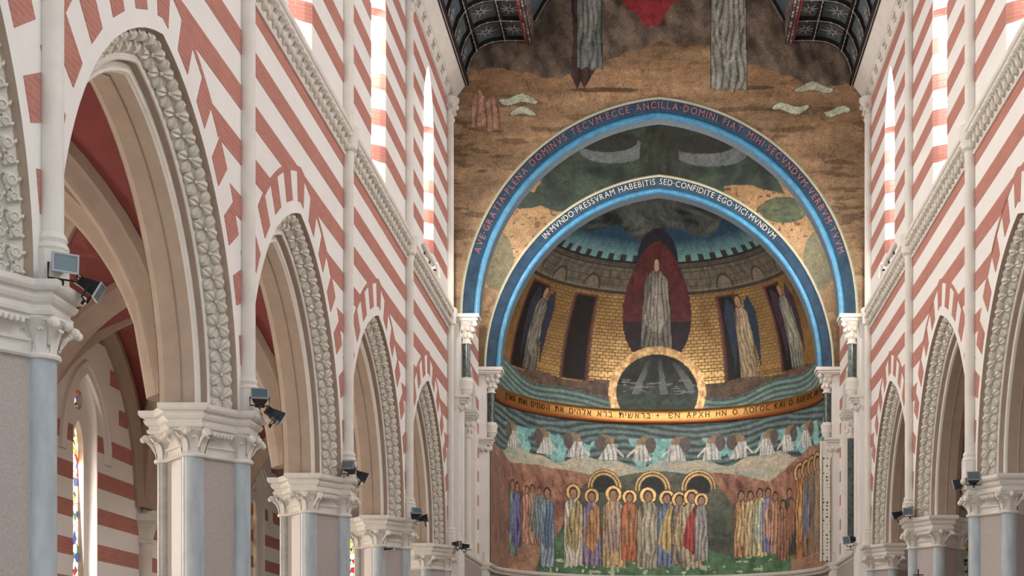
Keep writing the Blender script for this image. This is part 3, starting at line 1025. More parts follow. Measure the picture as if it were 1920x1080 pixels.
class Canvas:
    def __init__(s, U, V):
        s.U = U; s.V = V
        s.c = np.zeros(U.shape + (3,)); s.a = np.zeros(U.shape)
    def put(s, mask, col, gold=0.0, k=1.0):
        col = lin(col) if not isinstance(col, np.ndarray) else col
        w = np.clip(np.asarray(mask, float) * k, 0, 1)
        s.c = s.c * (1 - w[..., None]) + col * w[..., None]
        s.a = s.a * (1 - w) + gold * w
    def mix(s, c1, c2, t):
        t = np.clip(t, 0, 1)[..., None]
        return lin(c1) * (1 - t) + lin(c2) * t
    def poly(s, pts):
        ins = np.zeros(s.U.shape, bool)
        n = len(pts)
        for i in range(n):
            x0, y0 = pts[i]; x1, y1 = pts[(i + 1) % n]
            if y0 == y1: continue
            cond = (y0 > s.V) != (y1 > s.V)
            xi = (x1 - x0) * (s.V - y0) / (y1 - y0) + x0
            ins ^= cond & (s.U < xi)
        return ins
    def ell(s, cx, cy, rx, ry):
        return ((s.U - cx) / rx) ** 2 + ((s.V - cy) / ry) ** 2 < 1
    def folds(s, mask, col, freq=34, amt=0.5, seed=0.0):
        ph = s.U * freq * 1.15 + 9 * vnoise(s.U * 4 + seed, s.V * 1.9 + seed)
        t = 0.35 * (0.5 + 0.5 * np.sin(ph)) + 0.65 * np.clip(1.6 * fbm(s.U * 15 + seed + 1.2 * np.sin(s.V * 3), s.V * 2.6, 3) - 0.3, 0, 1)
        f = (1 - amt * 1.25) + amt * 2.1 * t
        f = np.where(np.sin(ph) < -0.82, f * 0.5, f)
        s.put(mask, lin(col)[None, None, :] * f[..., None] if s.U.ndim == 2 else lin(col) * f[..., None])
    def robe(s, x, z0, z1, w, col, col2=None, halo=None, skin=(150, 112, 88), seed=None, lean=0.0):
        # a plain upright draped form: hem, cloth, shoulders, head
        seed = x * 7.3 if seed is None else seed
        H = z1 - z0
        sh = z0 + H * 0.80
        body = [(x - w * 0.52, z0 + 0.015 * H), (x - w * 0.33, z0 - 0.008 * H), (x - w * 0.1, z0 + 0.012 * H), (x + w * 0.14, z0 - 0.012 * H), (x + w * 0.34, z0 + 0.01 * H), (x + w * 0.56, z0 - 0.004 * H), (x + w * 0.52 + lean * .4, z0 + H * 0.45), (x + w * 0.48 + lean, sh - 0.05 * H), (x + w * 0.2 + lean, sh + 0.03 * H), (x - w * 0.2 + lean, sh + 0.03 * H), (x - w * 0.48 + lean, sh - 0.05 * H), (x - w * 0.52 + lean * .4, z0 + H * 0.45)]
        if halo is not None:
            s.put(s.ell(x + lean, z0 + H * 0.90, H * 0.115, H * 0.115), (70, 50, 30))
            s.put(s.ell(x + lean, z0 + H * 0.90, H * 0.10, H * 0.10), halo, 0.5)
        out = s.poly([(a + (0.02 if a > x else -0.02), b) for a, b in body])
        s.put(out, tuple(c * 0.35 for c in col))
        s.folds(s.poly(body), col, 40, 0.5, seed)
        if col2 is not None:
            drape = [(x - w * 0.5, z0 + H * 0.30), (x + w * 0.1, z0 + H * 0.16), (x + w * 0.5, z0 + H * 0.42), (x + w * 0.46, sh - 0.05 * H), (x + w * 0.2, sh + 0.02 * H), (x - w * 0.25, z0 + H * 0.62)]
            s.folds(s.poly(drape), col2, 46, 0.5, seed + 3)
        s.put(s.ell(x + lean, z0 + H * 0.895, H * 0.062, H * 0.078), (60, 40, 30))
        s.put(s.ell(x + lean, z0 + H * 0.885, H * 0.045, H * 0.06), skin)

def grid_mosaic(name, co, canvas, keep, label, sat=0.85, gain=1.0):
    cat = 'mosaic'
    nu, nv = canvas.U.shape
    lum = canvas.c @ np.array([0.3, 0.55, 0.15])
    canvas.c = (canvas.c * sat + lum[..., None] * (1 - sat)) * gain
    # uneven laying of the tesserae: fine mottling and darker seams
    canvas.c *= (0.70 + 0.6 * fbm(canvas.U * 9, canvas.V * 9, 3))[..., None]
    seam = np.abs(fbm(canvas.U * 3.1 + 7, canvas.V * 3.1, 3) - 0.5) < 0.012
    canvas.c *= np.where(seam & (canvas.a < 0.1), 0.7, 1.0)[..., None]
    idx = np.arange(nu * nv).reshape(nu, nv)
    q = np.stack([idx[:-1, :-1], idx[1:, :-1], idx[1:, 1:], idx[:-1, 1:]], -1)
    kq = keep[:-1, :-1] & keep[1:, :-1] & keep[1:, 1:] & keep[:-1, 1:]
    q = q[kq]
    used, inv = np.unique(q.reshape(-1), return_inverse=True)
    P = co.reshape(-1, 3)[used]
    C = np.concatenate([canvas.c, canvas.a[..., None]], -1).reshape(-1, 4)[used]
    me = bpy.data.meshes.new(name)
    me.vertices.add(len(P)); me.vertices.foreach_set('co', P.astype(np.float32).ravel())
    me.loops.add(len(inv)); me.loops.foreach_set('vertex_index', inv.astype(np.int32))
    me.polygons.add(len(q)); me.polygons.foreach_set('loop_start', np.arange(0, len(inv), 4, dtype=np.int32))
    me.polygons.foreach_set('use_smooth', np.ones(len(q), bool))
    me.update(calc_edges=True)
    at = me.color_attributes.new('Col', 'FLOAT_COLOR', 'POINT')
    at.data.foreach_set('color', np.clip(C, 0, 1).astype(np.float32).ravel())
    me.materials.append(M['mosaic'])
    o = inst(name, me, None)
    return tag(o, label, cat)

KEXP = 1.0
# --- the brown desert picture over the outer arch
us = np.arange(-4.5, 4.5001, 0.0175); vs = np.arange(9.2, 17.4, 0.0175)
U, V = np.meshgrid(us, vs, indexing='ij')
cv = Canvas(U, V)
n1 = fbm(U * 0.9, V * 5.0); n2 = fbm(U * 3 + 9, V * 9 + 2)
cv.put(np.ones_like(U), cv.mix((106, 82, 56), (164, 130, 92), n1 * 1.25 - 0.1 + 0.25 * (n2 - 0.5)))
cv.put(fbm(U * 1.3 + 40, V * 7 + 3) > 0.62, (84, 62, 40), k=0.6)
cv.put(np.clip(1 - np.abs(V - 14.75) / 0.7, 0, 1), (172, 128, 88), k=0.45)
ridge = 15.25 + 0.25 * np.sin(U * 1.1 + 1) + 0.5 * (fbm(U * 1.4, U * 0 + 3) - 0.5) - 0.12 * np.abs(U)
cv.put(V > ridge, cv.mix((66, 56, 48), (138, 118, 98), fbm(U * 4 + V * 1.5, V * 2.2 - U) * 1.7 - 0.45))
sky = 15.75 + 0.5 * np.abs(np.sin(U * 1.7 + 0.4)) + 0.25 * np.abs(U) ** 1.2 + 0.3 * (fbm(U * 3, U * 0 + 8) - 0.5)
cv.put(V > sky, cv.mix((140, 34, 40), (168, 50, 52), fbm(U * 3, V * 3)))
for x, z, rx, rz in ((-3.05, 14.20, 0.42, 0.085), (-2.95, 13.93, 0.28, 0.075), (3.35, 14.46, 0.42, 0.085), (2.85, 14.02, 0.40, 0.085), (3.86, 13.95, 0.28, 0.08)):
    w = ((U - x) / rx) ** 2 + ((V - z + 0.05 * np.sin(U * 9)) / rz) ** 2
    cv.put(w < 1.15, (84, 74, 54)); cv.put(w < 1, cv.mix((196, 202, 176), (160, 172, 150), fbm(U * 8, V * 16)))
cv.put(cv.ell(-1.2, 14.42, 0.75, 0.05), (70, 50, 34), k=0.8); cv.put(cv.ell(1.95, 14.47, 0.55, 0.05), (82, 58, 38), k=0.8)
cv.folds(cv.poly([(-1.78, 14.42), (-1.70, 14.6), (-1.62, 14.45), (-1.3, 15.0), (-1.3, 17.4), (-1.98, 17.4), (-1.86, 15.6), (-1.92, 14.75)]), (74, 52, 50), 30, 0.4)
cv.robe(-1.52, 14.88, 18.2, 0.50, (112, 116, 112), (146, 146, 136))
cv.robe(1.5, 14.42, 18.0, 0.72, (148, 146, 134), (164, 160, 146))
for x, z, k in ((-3.9, 14.1, 1), (-3.62, 14.0, 0.9)):
    cv.folds(cv.poly([(x - 0.16, z - 0.5), (x + 0.18, z - 0.42), (x + 0.16, z + 0.1), (x, z + 0.34 * k), (x - 0.16, z + 0.1)]), (172, 128, 104), 30, 0.3)
keep = np.abs(U) >= np.vectorize(lambda z: arch_half(E1A, E1H, E1S, z + 0.0) )(V[0])[None, :] - 0.02
keep |= V > E1S + E1H
roofz = 19
co = np.stack([U, np.full_like(U, E1), V], -1)
grid_mosaic('desert_mosaic', co, cv, keep & (V > 9.4), 'brown desert mosaic with robed forms and pale pools above the outer arch', gain=1.3)

# --- the meadow picture between the two blue arches
us = np.arange(-4.5, 4.5001, 0.02); vs = np.arange(9.3, 15.8, 0.02)
U, V = np.meshgrid(us, vs, indexing='ij')
cv = Canvas(U, V)
cv.put(np.ones_like(U), cv.mix((118, 92, 58), (170, 130, 82), fbm(U * 1.5, V * 1.5)), 0.15)
dots = (vnoise(U * 13, V * 13) > 0.80) & (V < 13.9) & (V > 11.8)
cv.put(dots, (96, 66, 40))
low = np.clip((11.6 - V) / 0.8, 0, 1)
cv.put(low * (fbm(U * 4, V * 4) > 0.35), (116, 92, 52))
green = cv.mix((26, 34, 34), (60, 74, 60), fbm(U * 3 + 3, V * 3) * 1.3 - 0.1)
mead = (V > 13.62 + 0.42 * np.abs(np.sin(U * 0.8 + 0.5)) + 0.3 * (fbm(U * 1.3, V * 0.3) - 0.5) - 0.25 * (np.abs(U) < 1.6)) & (np.abs(U) < 3.0 - 0.5 * (V - 14))
cv.put(mead, green)
cv.put(cv.ell(-2.35, 13.75, 0.75, 0.45), green)
cv.put(cv.ell(-3.4, 13.6, 0.55, 0.22), (50, 60, 50)); cv.put(cv.ell(3.1, 13.35, 0.6, 0.33), cv.mix((38, 50, 46), (94, 100, 64), fbm(U * 9, V * 12)))
cv.put(cv.ell(-4.05, 12.1, 0.42, 0.75), cv.mix((94, 88, 58), (112, 100, 64), fbm(U * 9, V * 9))); cv.put(cv.ell(4.0, 12.1, 0.42, 0.75), cv.mix((88, 84, 58), (112, 104, 70), fbm(U * 12, V * 12)))
cv.put(cv.ell(-1.15, 14.85, 0.85, 0.34), (92, 99, 99)); cv.put(cv.ell(1.3, 14.75, 0.9, 0.32), (90, 96, 96)); cv.put(cv.ell(-1.3, 15.05, 0.75, 0.26), (44, 48, 44)); cv.put(cv.ell(1.1, 14.98, 0.8, 0.24), (44, 48, 44))
cv.put(cv.ell(0, 14.6, 0.5, 1.0), cv.mix((28, 34, 30), (58, 66, 54), fbm(U * 9, V * 3)))
aw = np.vectorize(lambda z: arch_half(W2A, W2H, W2S, z))(V[0])[None, :]
keep = (np.abs(U) >= aw - 0.02) | (V > W2S + W2H)
co = np.stack([U, np.full_like(U, W2), V], -1)
grid_mosaic('meadow_mosaic', co, cv, keep & (V > 9.35), 'tan and dark green meadow mosaic between the two blue arches')

# --- lower register of the apse: standing forms on a meadow, hills, waves
us = np.arange(-6.6, 6.6001, 0.019); vs = np.arange(4.55, 8.92, 0.019)
U, V = np.meshgrid(us, vs, indexing='ij')
cv = Canvas(U, V)
A = lambda deg: deg * PI / 180 * APR
# sky streaks
cv.put(np.ones_like(U), cv.mix((128, 152, 140), (196, 168, 140), fbm(U * 0.8, V * 7) * 1.6 - 0.3))
# hills
hill = 7.05 + 0.42 * np.abs(np.sin(U * 0.75 + 0.6)) + 0.2 * np.clip(np.abs(U) - 3.2, 0, 3)
cv.put(V < hill, cv.mix((104, 66, 56), (170, 122, 98), fbm(U * 5 + V * 2, V * 2.2 - U) * 1.9 - 0.45))
hc = 7.2 + 0.34 * np.abs(np.cos(U * 0.9))
cv.put(V < hc - 1.6 * np.clip(np.abs(U + 0.2) - 1.7, 0, 9) ** 1.5, cv.mix((58, 66, 60), (100, 100, 86), fbm(U * 3, V * 4)))
wv = fbm(U * 2.5 + 1.2 * np.sin(V * 3), V * 6 + np.sin(U * 1.2)) 
cv.put(V < 5.45 + 0.16 * np.sin(U * 2.1) + 0.65 * np.exp(-((U + 2.75) / 0.7) ** 2) - 0.10 * np.abs(U), cv.mix((50, 82, 60), (98, 136, 96), fbm(U * 4, V * 5)))
cv.put((V < 5.3) & ((U < -3.9 + 0.4 * (V - 4.5)) | (U > 4.2)), cv.mix((128, 92, 74), (176, 136, 104), fbm(U * 2, V * 6)))
fl = (vnoise(U * 8.5, V * 8.5) > 0.83) & (V < 5.15) & (np.abs(U) < 3.6)
cv.put(fl, (188, 196, 158), k=0.85)
# waves above
wtop = 7.78 + 0.10 * np.sin(U * 2.4) + 0.06 * np.sin(U * 5.1 + 1)
ws_ = 0.5 + 0.5 * np.sin(V * 34 + 5 * np.sin(U * 1.3) + 6 * fbm(U * 1.5, V * 2))
cv.put(V > wtop, cv.mix((46, 62, 64), (108, 128, 126), ws_ * 0.75 + 0.3 * (fbm(U * 3, V * 3) - 0.3)))
cv.put((V > wtop) & (V < 8.45) & (fbm(U * 1.9 + 50, V * 1.6) > 0.56), cv.mix((88, 148, 148), (128, 178, 172), fbm(U * 9, V * 9)))
for d in (-65, -47, -33, -19.5, -6.2, 6.8, 20.5, 31, 44, 54.5, 66):
    x = A(d); lean = 0.10 if (int(d) % 2) else -0.10
    cv.put(cv.ell(x - lean, 8.34, 0.24, 0.20), (126, 110, 84)); cv.put(cv.ell(x - lean * 2.2, 8.28, 0.16, 0.22), (92, 80, 78))
    cv.folds(cv.poly([(x - 0.30, 7.83), (x + 0.26, 7.83), (x + 0.16 + lean, 8.28), (x - 0.10 + lean, 8.28)]), (186, 184, 178), 48, 0.35)
    cv.put(cv.ell(x + lean * 1.2, 8.37, 0.06, 0.075), (164, 112, 82))
    cv.put(cv.poly([(x + lean, 8.22), (x + lean * 4.5, 7.9), (x + lean * 4.7, 7.96), (x + lean * 1.3, 8.28)]), (190, 180, 168))
# arcades of plain gold arches behind the central row
for d in (-21, -2.5, 15):
    x = A(d)
    rr = np.sqrt((U - x) ** 2 + ((V - 7.05) * 1.0) ** 2)
    arcm = (rr < 0.52) & (V > 7.0)
    cv.put(arcm, (96, 74, 44)); cv.put(arcm & (np.sin(rr * 70) > 0), (184, 150, 92), 0.4); cv.put((rr < 0.33) & (V > 6.9), (40, 42, 46))
rows = [(-65, 4.95, 7.05, .34, (118, 140, 130), (104, 124, 160), None), (-62, 5.2, 7.0, .3, (112, 108, 158), None, None),
        (-56, 5.35, 6.95, .4, (190, 138, 116), None, None), (-53, 5.35, 7.0, .32, (174, 134, 108), (128, 126, 110), None), (-49.5, 5.5, 6.95, .3, (112, 128, 134), None, None),
        (-45.5, 4.75, 7.0, .46, (140, 158, 172), (106, 126, 150), None),
        (-33.7, 4.82, 7.08, .58, (186, 178, 160), (164, 144, 102), (204, 172, 104)), (-26, 4.85, 7.0, .5, (134, 116, 142), (176, 126, 80), (196, 160, 96)),
        (-17.4, 4.80, 7.1, .60, (184, 152, 104), (164, 140, 126), (204, 166, 96)), (-11.2, 5.0, 7.0, .44, (172, 92, 56), (168, 112, 70), (196, 156, 88)),
        (-4.2, 4.78, 7.08, .58, (150, 138, 114), (168, 156, 134), (204, 170, 104)), (2.9, 4.85, 7.0, .5, (110, 124, 156), (176, 150, 90), (196, 160, 96)),
        (7.6, 4.9, 6.95, .4, (136, 120, 110), (160, 140, 100), (190, 150, 90)), (12.3, 4.8, 7.02, .56, (176, 158, 130), (160, 60, 54), (190, 150, 84)), (16, 5.0, 6.9, .34, (150, 144, 140), None, (190, 160, 110)),
        (32, 5.05, 6.98, .42, (176, 128, 92), (190, 160, 110), None), (36, 5.1, 6.95, .36, (184, 160, 120), None, None), (40.2, 5.05, 7.0, .46, (190, 178, 128), (170, 176, 160), None), (44, 5.15, 6.98, .36, (136, 128, 168), (184, 140, 120), None),
        (47.5, 5.1, 6.85, .3, (186, 140, 110), None, None),
        (61, 4.9, 7.45, .55, (166, 112, 68), (188, 138, 84), (206, 170, 100)), (65.5, 4.95, 7.5, .4, (140, 112, 92), (112, 120, 150), (196, 156, 96)), (69.5, 5.0, 7.55, .4, (160, 126, 92), (120, 116, 108), (196, 156, 96)), (74, 5.0, 7.6, .42, (146, 122, 104), (170, 140, 100), (196, 156, 96)), (79, 5.0, 7.6, .4, (132, 112, 96), None, (190, 150, 96)),
        (55, 5.0, 6.9, .5, (84, 80, 74), (150, 104, 76), None), (51.5, 4.9, 6.6, .4, (150, 106, 82), None, None)]
for d, z0, z1, w, c1, c2, halo in rows:
    cv.robe(A(d), z0, z1, w, c1, c2, halo)
cv.put((U < A(-68)) & (V < 7.5), cv.mix((96, 70, 60), (150, 116, 100), fbm(U * 5, V * 2)), k=0.8)
fl = (vnoise(U * 7.5 + 31, V * 7.5) > 0.80) & (V < 4.95) & (np.abs(U) < 3.4)
cv.put(fl, (176, 190, 150), k=0.8)
T = U / APR
co = np.stack([APR * np.sin(T), APC + APR * np.cos(T), V], -1)
grid_mosaic('lower_apse_mosaic', co, cv, np.ones_like(U, bool), 'curved mosaic of plain robed figures on green meadow under blue waves', gain=1.35)

# --- half dome: stone parapet, gold brick, robed forms, teal sky
nu, nv = 560, 300
th = np.linspace(R(-88), R(88), nu); ps = np.linspace(0, R(84), nv)
TH, PS = np.meshgrid(th, ps, indexing='ij')
U = TH * APR; V = 9.27 + APB * np.sin(PS)
cv = Canvas(U, V)
DG = np.degrees(TH)
# gold brick ground, the glow near its foot painted in as paler gold
cv.put(np.ones_like(U), cv.mix((150, 112, 56), (206, 164, 88), fbm(U * 2, V * 2) * 0.8 + 0.35 * np.clip((11.6 - V) / 1.6, 0, 1)), 0.8)
row = np.floor(V / 0.085); bx = U / 0.19 + 0.5 * (row % 2)
mort = ((V / 0.085) % 1 < 0.24) | (bx % 1 < 0.13)
cv.put(mort & (np.abs(DG) < 60), (72, 46, 26), 0.0, 0.85)
# parapet and sky
stone = cv.mix((68, 62, 52), (106, 96, 80), fbm(U * 6, V * 6))
cv.put(V > 12.28, stone)
r2 = np.floor(V / 0.16); b2 = U / 0.34 + 0.5 * (r2 % 2)
cv.put((V > 12.42) & (((V / 0.16) % 1 < 0.12) | (b2 % 1 < 0.07)), (50, 44, 38), k=0.7)
cv.put((V > 12.28) & (V < 12.36), (58, 50, 42)); cv.put((V > 12.36) & (V < 12.40), (112, 100, 82))
for d in (-52, -33, 32, 52, 70, -70):
    rr = np.sqrt((U - A(d)) ** 2 + (V - 12.38) ** 2)
    cv.put((rr < 0.34) & (V > 12.38), (54, 48, 40)); cv.put((rr < 0.28) & (V > 12.38), (104, 92, 76))
cv.put((V > 13.0) & (V < 13.06), (36, 34, 32)); cv.put((V > 12.9) & (V < 12.94), (48, 44, 38))
skyc = cv.mix((96, 142, 140), (30, 62, 82), (V - 13.05) / 0.45 + 0.2 * (fbm(U * 3, V * 3) - 0.5))
cv.put(V > 13.06, skyc)
mer = (V < 13.19) & ((DG % 7.2) < 3.3)
cv.put((V > 13.06) & mer, (44, 46, 44))
sw = fbm(U * 1.6 + np.sin(V * 9), V * 6)
cv.put(V > 13.62 + 0.12 * np.sin(U * 2), cv.mix((30, 38, 42), (88, 92, 88), sw * 1.7 - 0.5))
# tall dark doorways with red jambs, flanking robed forms with dark folded wings
for d, w in ((-34, 4.6), (30.5, 3.4), (57, 4.2), (-62, 5.0)):
    cv.put((np.abs(DG - d) < w + 1.6) & (V < 12.22) & (V > 9.98), (100, 76, 58))
    cv.put((np.abs(DG - d) < w + 1.0) & (V < 12.2) & (V > 9.98), (92, 40, 36))
    cv.put((np.abs(DG - d) < w) & (V < 12.15) & (V > 10.0), (30, 24, 22))
for d, c1, c2, wg in ((-56, (104, 100, 90), (124, 116, 104), (44, 46, 66)), (36, (156, 132, 100), (172, 148, 112), (36, 52, 70)), (61, (128, 128, 112), (142, 138, 118), (62, 44, 58))):
    x = A(d)
    for sg in (-1, 1):
        cv.put(cv.poly([(x + sg * 0.12, 11.5), (x + sg * 0.2, 11.95), (x + sg * 0.42, 12.12), (x + sg * 0.58, 11.7), (x + sg * 0.5, 10.9), (x + sg * 0.42, 10.2), (x + sg * 0.3, 10.9)]), wg)
    cv.robe(x, 10.02, 12.25, 0.52, c1, c2, None)
# central dark red oval with one plain grey draped form
ov = ((U - A(-1)) / 1.12) ** 2 + ((V - 12.0) / 1.5) ** 2
cv.put(((U - A(-1)) / 0.85) ** 2 + ((V - 13.25) / 0.5) ** 2 < 1, (36, 34, 46))
cv.put(ov < 1, cv.mix((60, 26, 28), (100, 40, 40), fbm(U * 5, V * 5)))
cv.put((ov < 1) & (V < 11.65), cv.mix((30, 24, 32), (52, 36, 44), fbm(U * 6, V * 6)))
cv.robe(A(-1.3), 10.95, 13.25, 0.85, (106, 100, 90), (132, 124, 112), None, skin=(160, 128, 104))
# hedge, water and a gold arch over a dark hollow at the foot
cv.put(V < 10.0 + 0.05 * np.sin(U * 3), cv.mix((70, 52, 42), (112, 88, 70), fbm(U * 7, V * 7) * 1.5 - 0.2))
wl = 9.62 + 0.10 * np.sin(U * 2.1 + 0.7) + 0.14 * np.clip(np.abs(U) - 2.6, 0, 4)
st_ = 0.5 + 0.5 * np.sin((V - wl) * 42)
cv.put(V < wl, cv.mix((58, 84, 82), (124, 152, 144), st_ * 0.8 + 0.2 * (fbm(U * 4, V * 4) - 0.4)))
rr = np.sqrt(((U - A(-0.8)) / 1.0) ** 2 + ((V - 9.75) / 0.9) ** 2)
cv.put(rr < 1.40, cv.mix((146, 96, 62), (214, 176, 104), fbm(U * 12, V * 12) * 1.6 - 0.3), 0.6)
cv.put(rr < 1.17, cv.mix((20, 24, 24), (56, 62, 58), fbm(U * 3, V * 1.2) * 1.6 - 0.4))
cv.put((rr < 1.17) & (V < 9.95), cv.mix((34, 48, 42), (76, 92, 80), fbm(U * 6, V * 8)))
cv.put(np.clip((10.75 - V) / 0.8, 0, 1) * ((rr < 1.05) & (V > 9.7) & (np.sin(np.arctan2(U - A(-0.8), 11.3 - V) * 13) > 0.6)), (112, 118, 114), k=0.8)
cv.put((rr < 1.1) & (V > 9.7) & (V < 10.1) & (vnoise(U * 4, V * 30) > 0.72), (130, 128, 120), k=0.8)
rD = APR * np.cos(PS)
co = np.stack([rD * np.sin(TH), APC + rD * np.cos(TH), V], -1)
grid_mosaic('half_dome_mosaic', co, cv, np.ones_like(U, bool), 'half dome mosaic of gold brick, stone parapet and teal sky above the gold band', sat=0.8, gain=1.1)

for s, nm in SIDES:  # unseen chancel windows with bright panes, added to light the apse
    wn += 1
    w = empty('window_%d' % wn, (s * 4.5, 35.1, 0), 0 if s < 0 else PI); tag(w, kind='structure')
    m = MB(); m.prism([(-0.5, 10.4)] + arch_outline(0.5, 0.9, 13.0, 0, 8) + [(0.5, 10.4)], face_fn, 0.01, 0.03); m.build('pane', 'pane', w)
    m = MB()
    for q in range(1, 8): m.box(0.03, 0.045, -0.5, 0.5, 10.4 + q * 0.4 - 0.012, 10.4 + q * 0.4 + 0.012)
    m.build('glazing_bars', 'iron', w)
    area('chancel_fill', (s * 4.40, 35.1, 11.9), (-s, 0.55, -0.45), 0.9, 2.8, 34, (1, 0.96, 0.9))  # added fill lamp, out of view, brightens the apse mosaics

# ------------------------------------------------------------------ apse rail, chancel responds and columns
RAILP = [(0.0, 4.40), (0.05, 4.41), (0.07, 4.45), (0.05, 4.47), (0.11, 4.49), (0.13, 4.53), (0.11, 4.56), (0.0, 4.60)]
m = MB()
path = []
for y in np.linspace(E1 + 0.2, APC, 8): path.append((-4.40 + 0.0, y, 1, 0))
rings = []
for y in (E1 + 0.95, W2): rings.append([(-4.5 + d, y, z) for d, z in RAILP])
rings.append([(-4.30 + d, W2 + 0.03, z) for d, z in RAILP]); rings.append([(-4.30 + d, W2 + 0.6, z) for d, z in RAILP])
for t in np.linspace(R(-84), R(84), 60):
    rings.append([((4.32 - d) * math.sin(t), APC + (4.32 - d) * math.cos(t), z) for d, z in RAILP])
rings.append([(4.30 - d, W2 + 0.6, z) for d, z in RAILP]); rings.append([(4.30 - d, W2 + 0.03, z) for d, z in RAILP])
for y in (W2, E1 + 0.95): rings.append([(4.5 - d, y, z) for d, z in RAILP])
m.loft(rings, closed=False, caps=False)
tag(m.build('apse_rail', 'stone', None), 'pale moulded ledge curving round the foot of the apse mosaic', 'ledge')

def respond(s, y, zt, label, sh):
    # abacus, capital, dark colonnette, corbel and bracket under the springing of a blue arch
    x = s * 4.20
    root = empty('respond', (x, y, zt - 1.9))
    tag(root, label, 'respond', 'corbelled responds of the blue arches')
    zo = -(zt - 1.9)
    L = lambda d: d * s                       # + towards the wall
    m = MB()
    for z0, z1, g in ((0, 0.03, 0.0), (0.03, 0.06, 0.03), (0.06, 0.09, 0.02), (0.09, 0.17, 0.06)):
        x0, x1 = sorted((L(-0.24 - g), L(0.30)))
        m.box(x0, x1, -0.22 - g, 0.25, zt - 0.17 + z0, zt - 0.17 + z1)
    m.build('abacus', 'stone', root, loc=(0, 0, zo))
    m = MB(); m.lathe([(0.09, zt - 0.62), (0.115, zt - 0.61), (0.115, zt - 0.58), (0.092, zt - 0.57), (0.10, zt - 0.45), (0.16, zt - 0.26), (0.21, zt - 0.2), (0.21, zt - 0.165)], 0, 0, 14)
    for q in range(8):
        a0 = q * PI / 4 + 0.3
        m.ball((0.16 * math.cos(a0), 0.16 * math.sin(a0), zt - 0.30), 0.05, 7, 5, (1, 1, 1.3))
        m.ball((0.12 * math.cos(a0 + 0.4), 0.12 * math.sin(a0 + 0.4), zt - 0.45), 0.04, 7, 5, (1, 1, 1.4))
    m.ball((L(-0.2), -0.2, zt - 0.22), 0.06, 8, 6)
    m.build('capital', 'stone', root, True, loc=(0, 0, zo))
    m = MB(); m.lathe([(0.085, zt - 1.36), (0.085, zt - 0.61)], 0, 0, 16)
    m.build('colonnette', 'verde', root, True, loc=(0, 0, zo))
    m = MB(); m.lathe([(0.03, zt - 1.90), (0.06, zt - 1.84), (0.07, zt - 1.78), (0.055, zt - 1.75), (0.08, zt - 1.72), (0.125, zt - 1.66), (0.13, zt - 1.62), (0.145, zt - 1.61), (0.15, zt - 1.48), (0.165, zt - 1.46), (0.165, zt - 1.41), (0.13, zt - 1.38), (0.14, zt - 1.36), (0.10, zt - 1.34)], 0, 0, 16)
    m.build('corbel', 'stone', root, True, loc=(0, 0, zo))
    m = MB()
    x0, x1 = sorted((L(0.10), L(0.30)))
    m.box(x0, x1, -0.1, 0.22, zt - 1.75, zt - 0.17)
    for q in (0.13, 0.20):
        m.tube([(L(q), -0.1, zt - 1.5), (L(q), -0.1, zt - 0.3)], 0.022, 8)
    m.build('pilaster', 'stone', root, loc=(0, 0, zo))
    m = MB()
    for q, (z0, g) in enumerate(((zt - 1.80, 0.05), (zt - 1.86, 0.0), (zt - 1.92, -0.03))):
        x0, x1 = sorted((L(-0.02 - g), L(0.30)))
        m.box(x0, x1, -0.16 - g, 0.2, z0, z0 + 0.06)
    for q in range(4):
        m.ball((L(-0.0 + 0.07 * q), -0.14, zt - 2.0 - 0.03 * (q % 2)), 0.055, 7, 5, (1, 1, 1.3))
    m.build('bracket', 'stone', root, True, loc=(0, 0, zo))
    m = MB()
    x0, x1 = sorted((L(0.12), L(0.30)))
    m.box(x0, x1, -0.05, 0.2, 4.6, zt - 1.92)
    m.tube([(L(0.16), -0.07, 4.8), (L(0.16), -0.07, zt - 2.1)], 0.05, 10)
    m.lathe([(0.075, 4.6), (0.075, 4.72), (0.06, 4.76), (0.07, 4.8), (0.05, 4.84)], L(0.16), -0.07, 10)
    m.build('lower_shaft', 'stone', root, True, loc=(0, 0, zo))
respond(-1, E1 + 0.2, 9.56, 'left respond carrying the outer blue arch, with dark green colonnette', 0)
respond(1, E1 + 0.2, 9.56, 'right respond carrying the outer blue arch, with dark green colonnette', 0)
respond(-1, W2 + 0.15, 9.42, 'left respond carrying the inner blue arch, at the left edge of the apse', 0)
respond(1, W2 + 0.15, 9.42, 'right respond carrying the inner blue arch, at the right edge of the apse', 0)

# tall dark green column and its wall arch on the right, a pale one on the left
def chancel_column(s, mtl, label):
    root = empty('chancel_column', (s * 4.36, 33.75, 4.6))
    tag(root, label, 'column')
    m = MB(); m.lathe([(0.105, 0.1), (0.105, 2.5)], 0, 0, 18); m.build('shaft', mtl, root, True)
    m = MB(); m.lathe([(0.15, -0.02), (0.16, 0.03), (0.13, 0.07), (0.106, 0.12)], 0, 0, 16); m.build('base', 'stone', root, True)
    m = MB(); m.lathe([(0.106, 2.48), (0.13, 2.5), (0.13, 2.53), (0.11, 2.55), (0.13, 2.7), (0.2, 2.86), (0.2, 2.9)], 0, 0, 14)
    for q in range(8):
        a0 = q * PI / 4 + 0.2
        m.ball((0.16 * math.cos(a0), 0.16 * math.sin(a0), 2.80), 0.045, 7, 5, (1, 1, 1.3)); m.ball((0.13 * math.cos(a0 + .4), 0.13 * math.sin(a0 + .4), 2.66), 0.04, 7, 5, (1, 1, 1.4))
    m.build('capital', 'stone', root, True)
    m = MB()
    for z0, g in ((2.9, 0.0), (2.94, 0.03), (2.98, 0.05), (3.04, 0.07)):
        m.box(-0.2 - g, 0.2 + g, -0.2 - g, 0.2 + g, z0, z0 + 0.06)
    m.build('abacus', 'stone', root)
chancel_column(1, 'verde', 'tall dark green marble column at the right of the chancel')
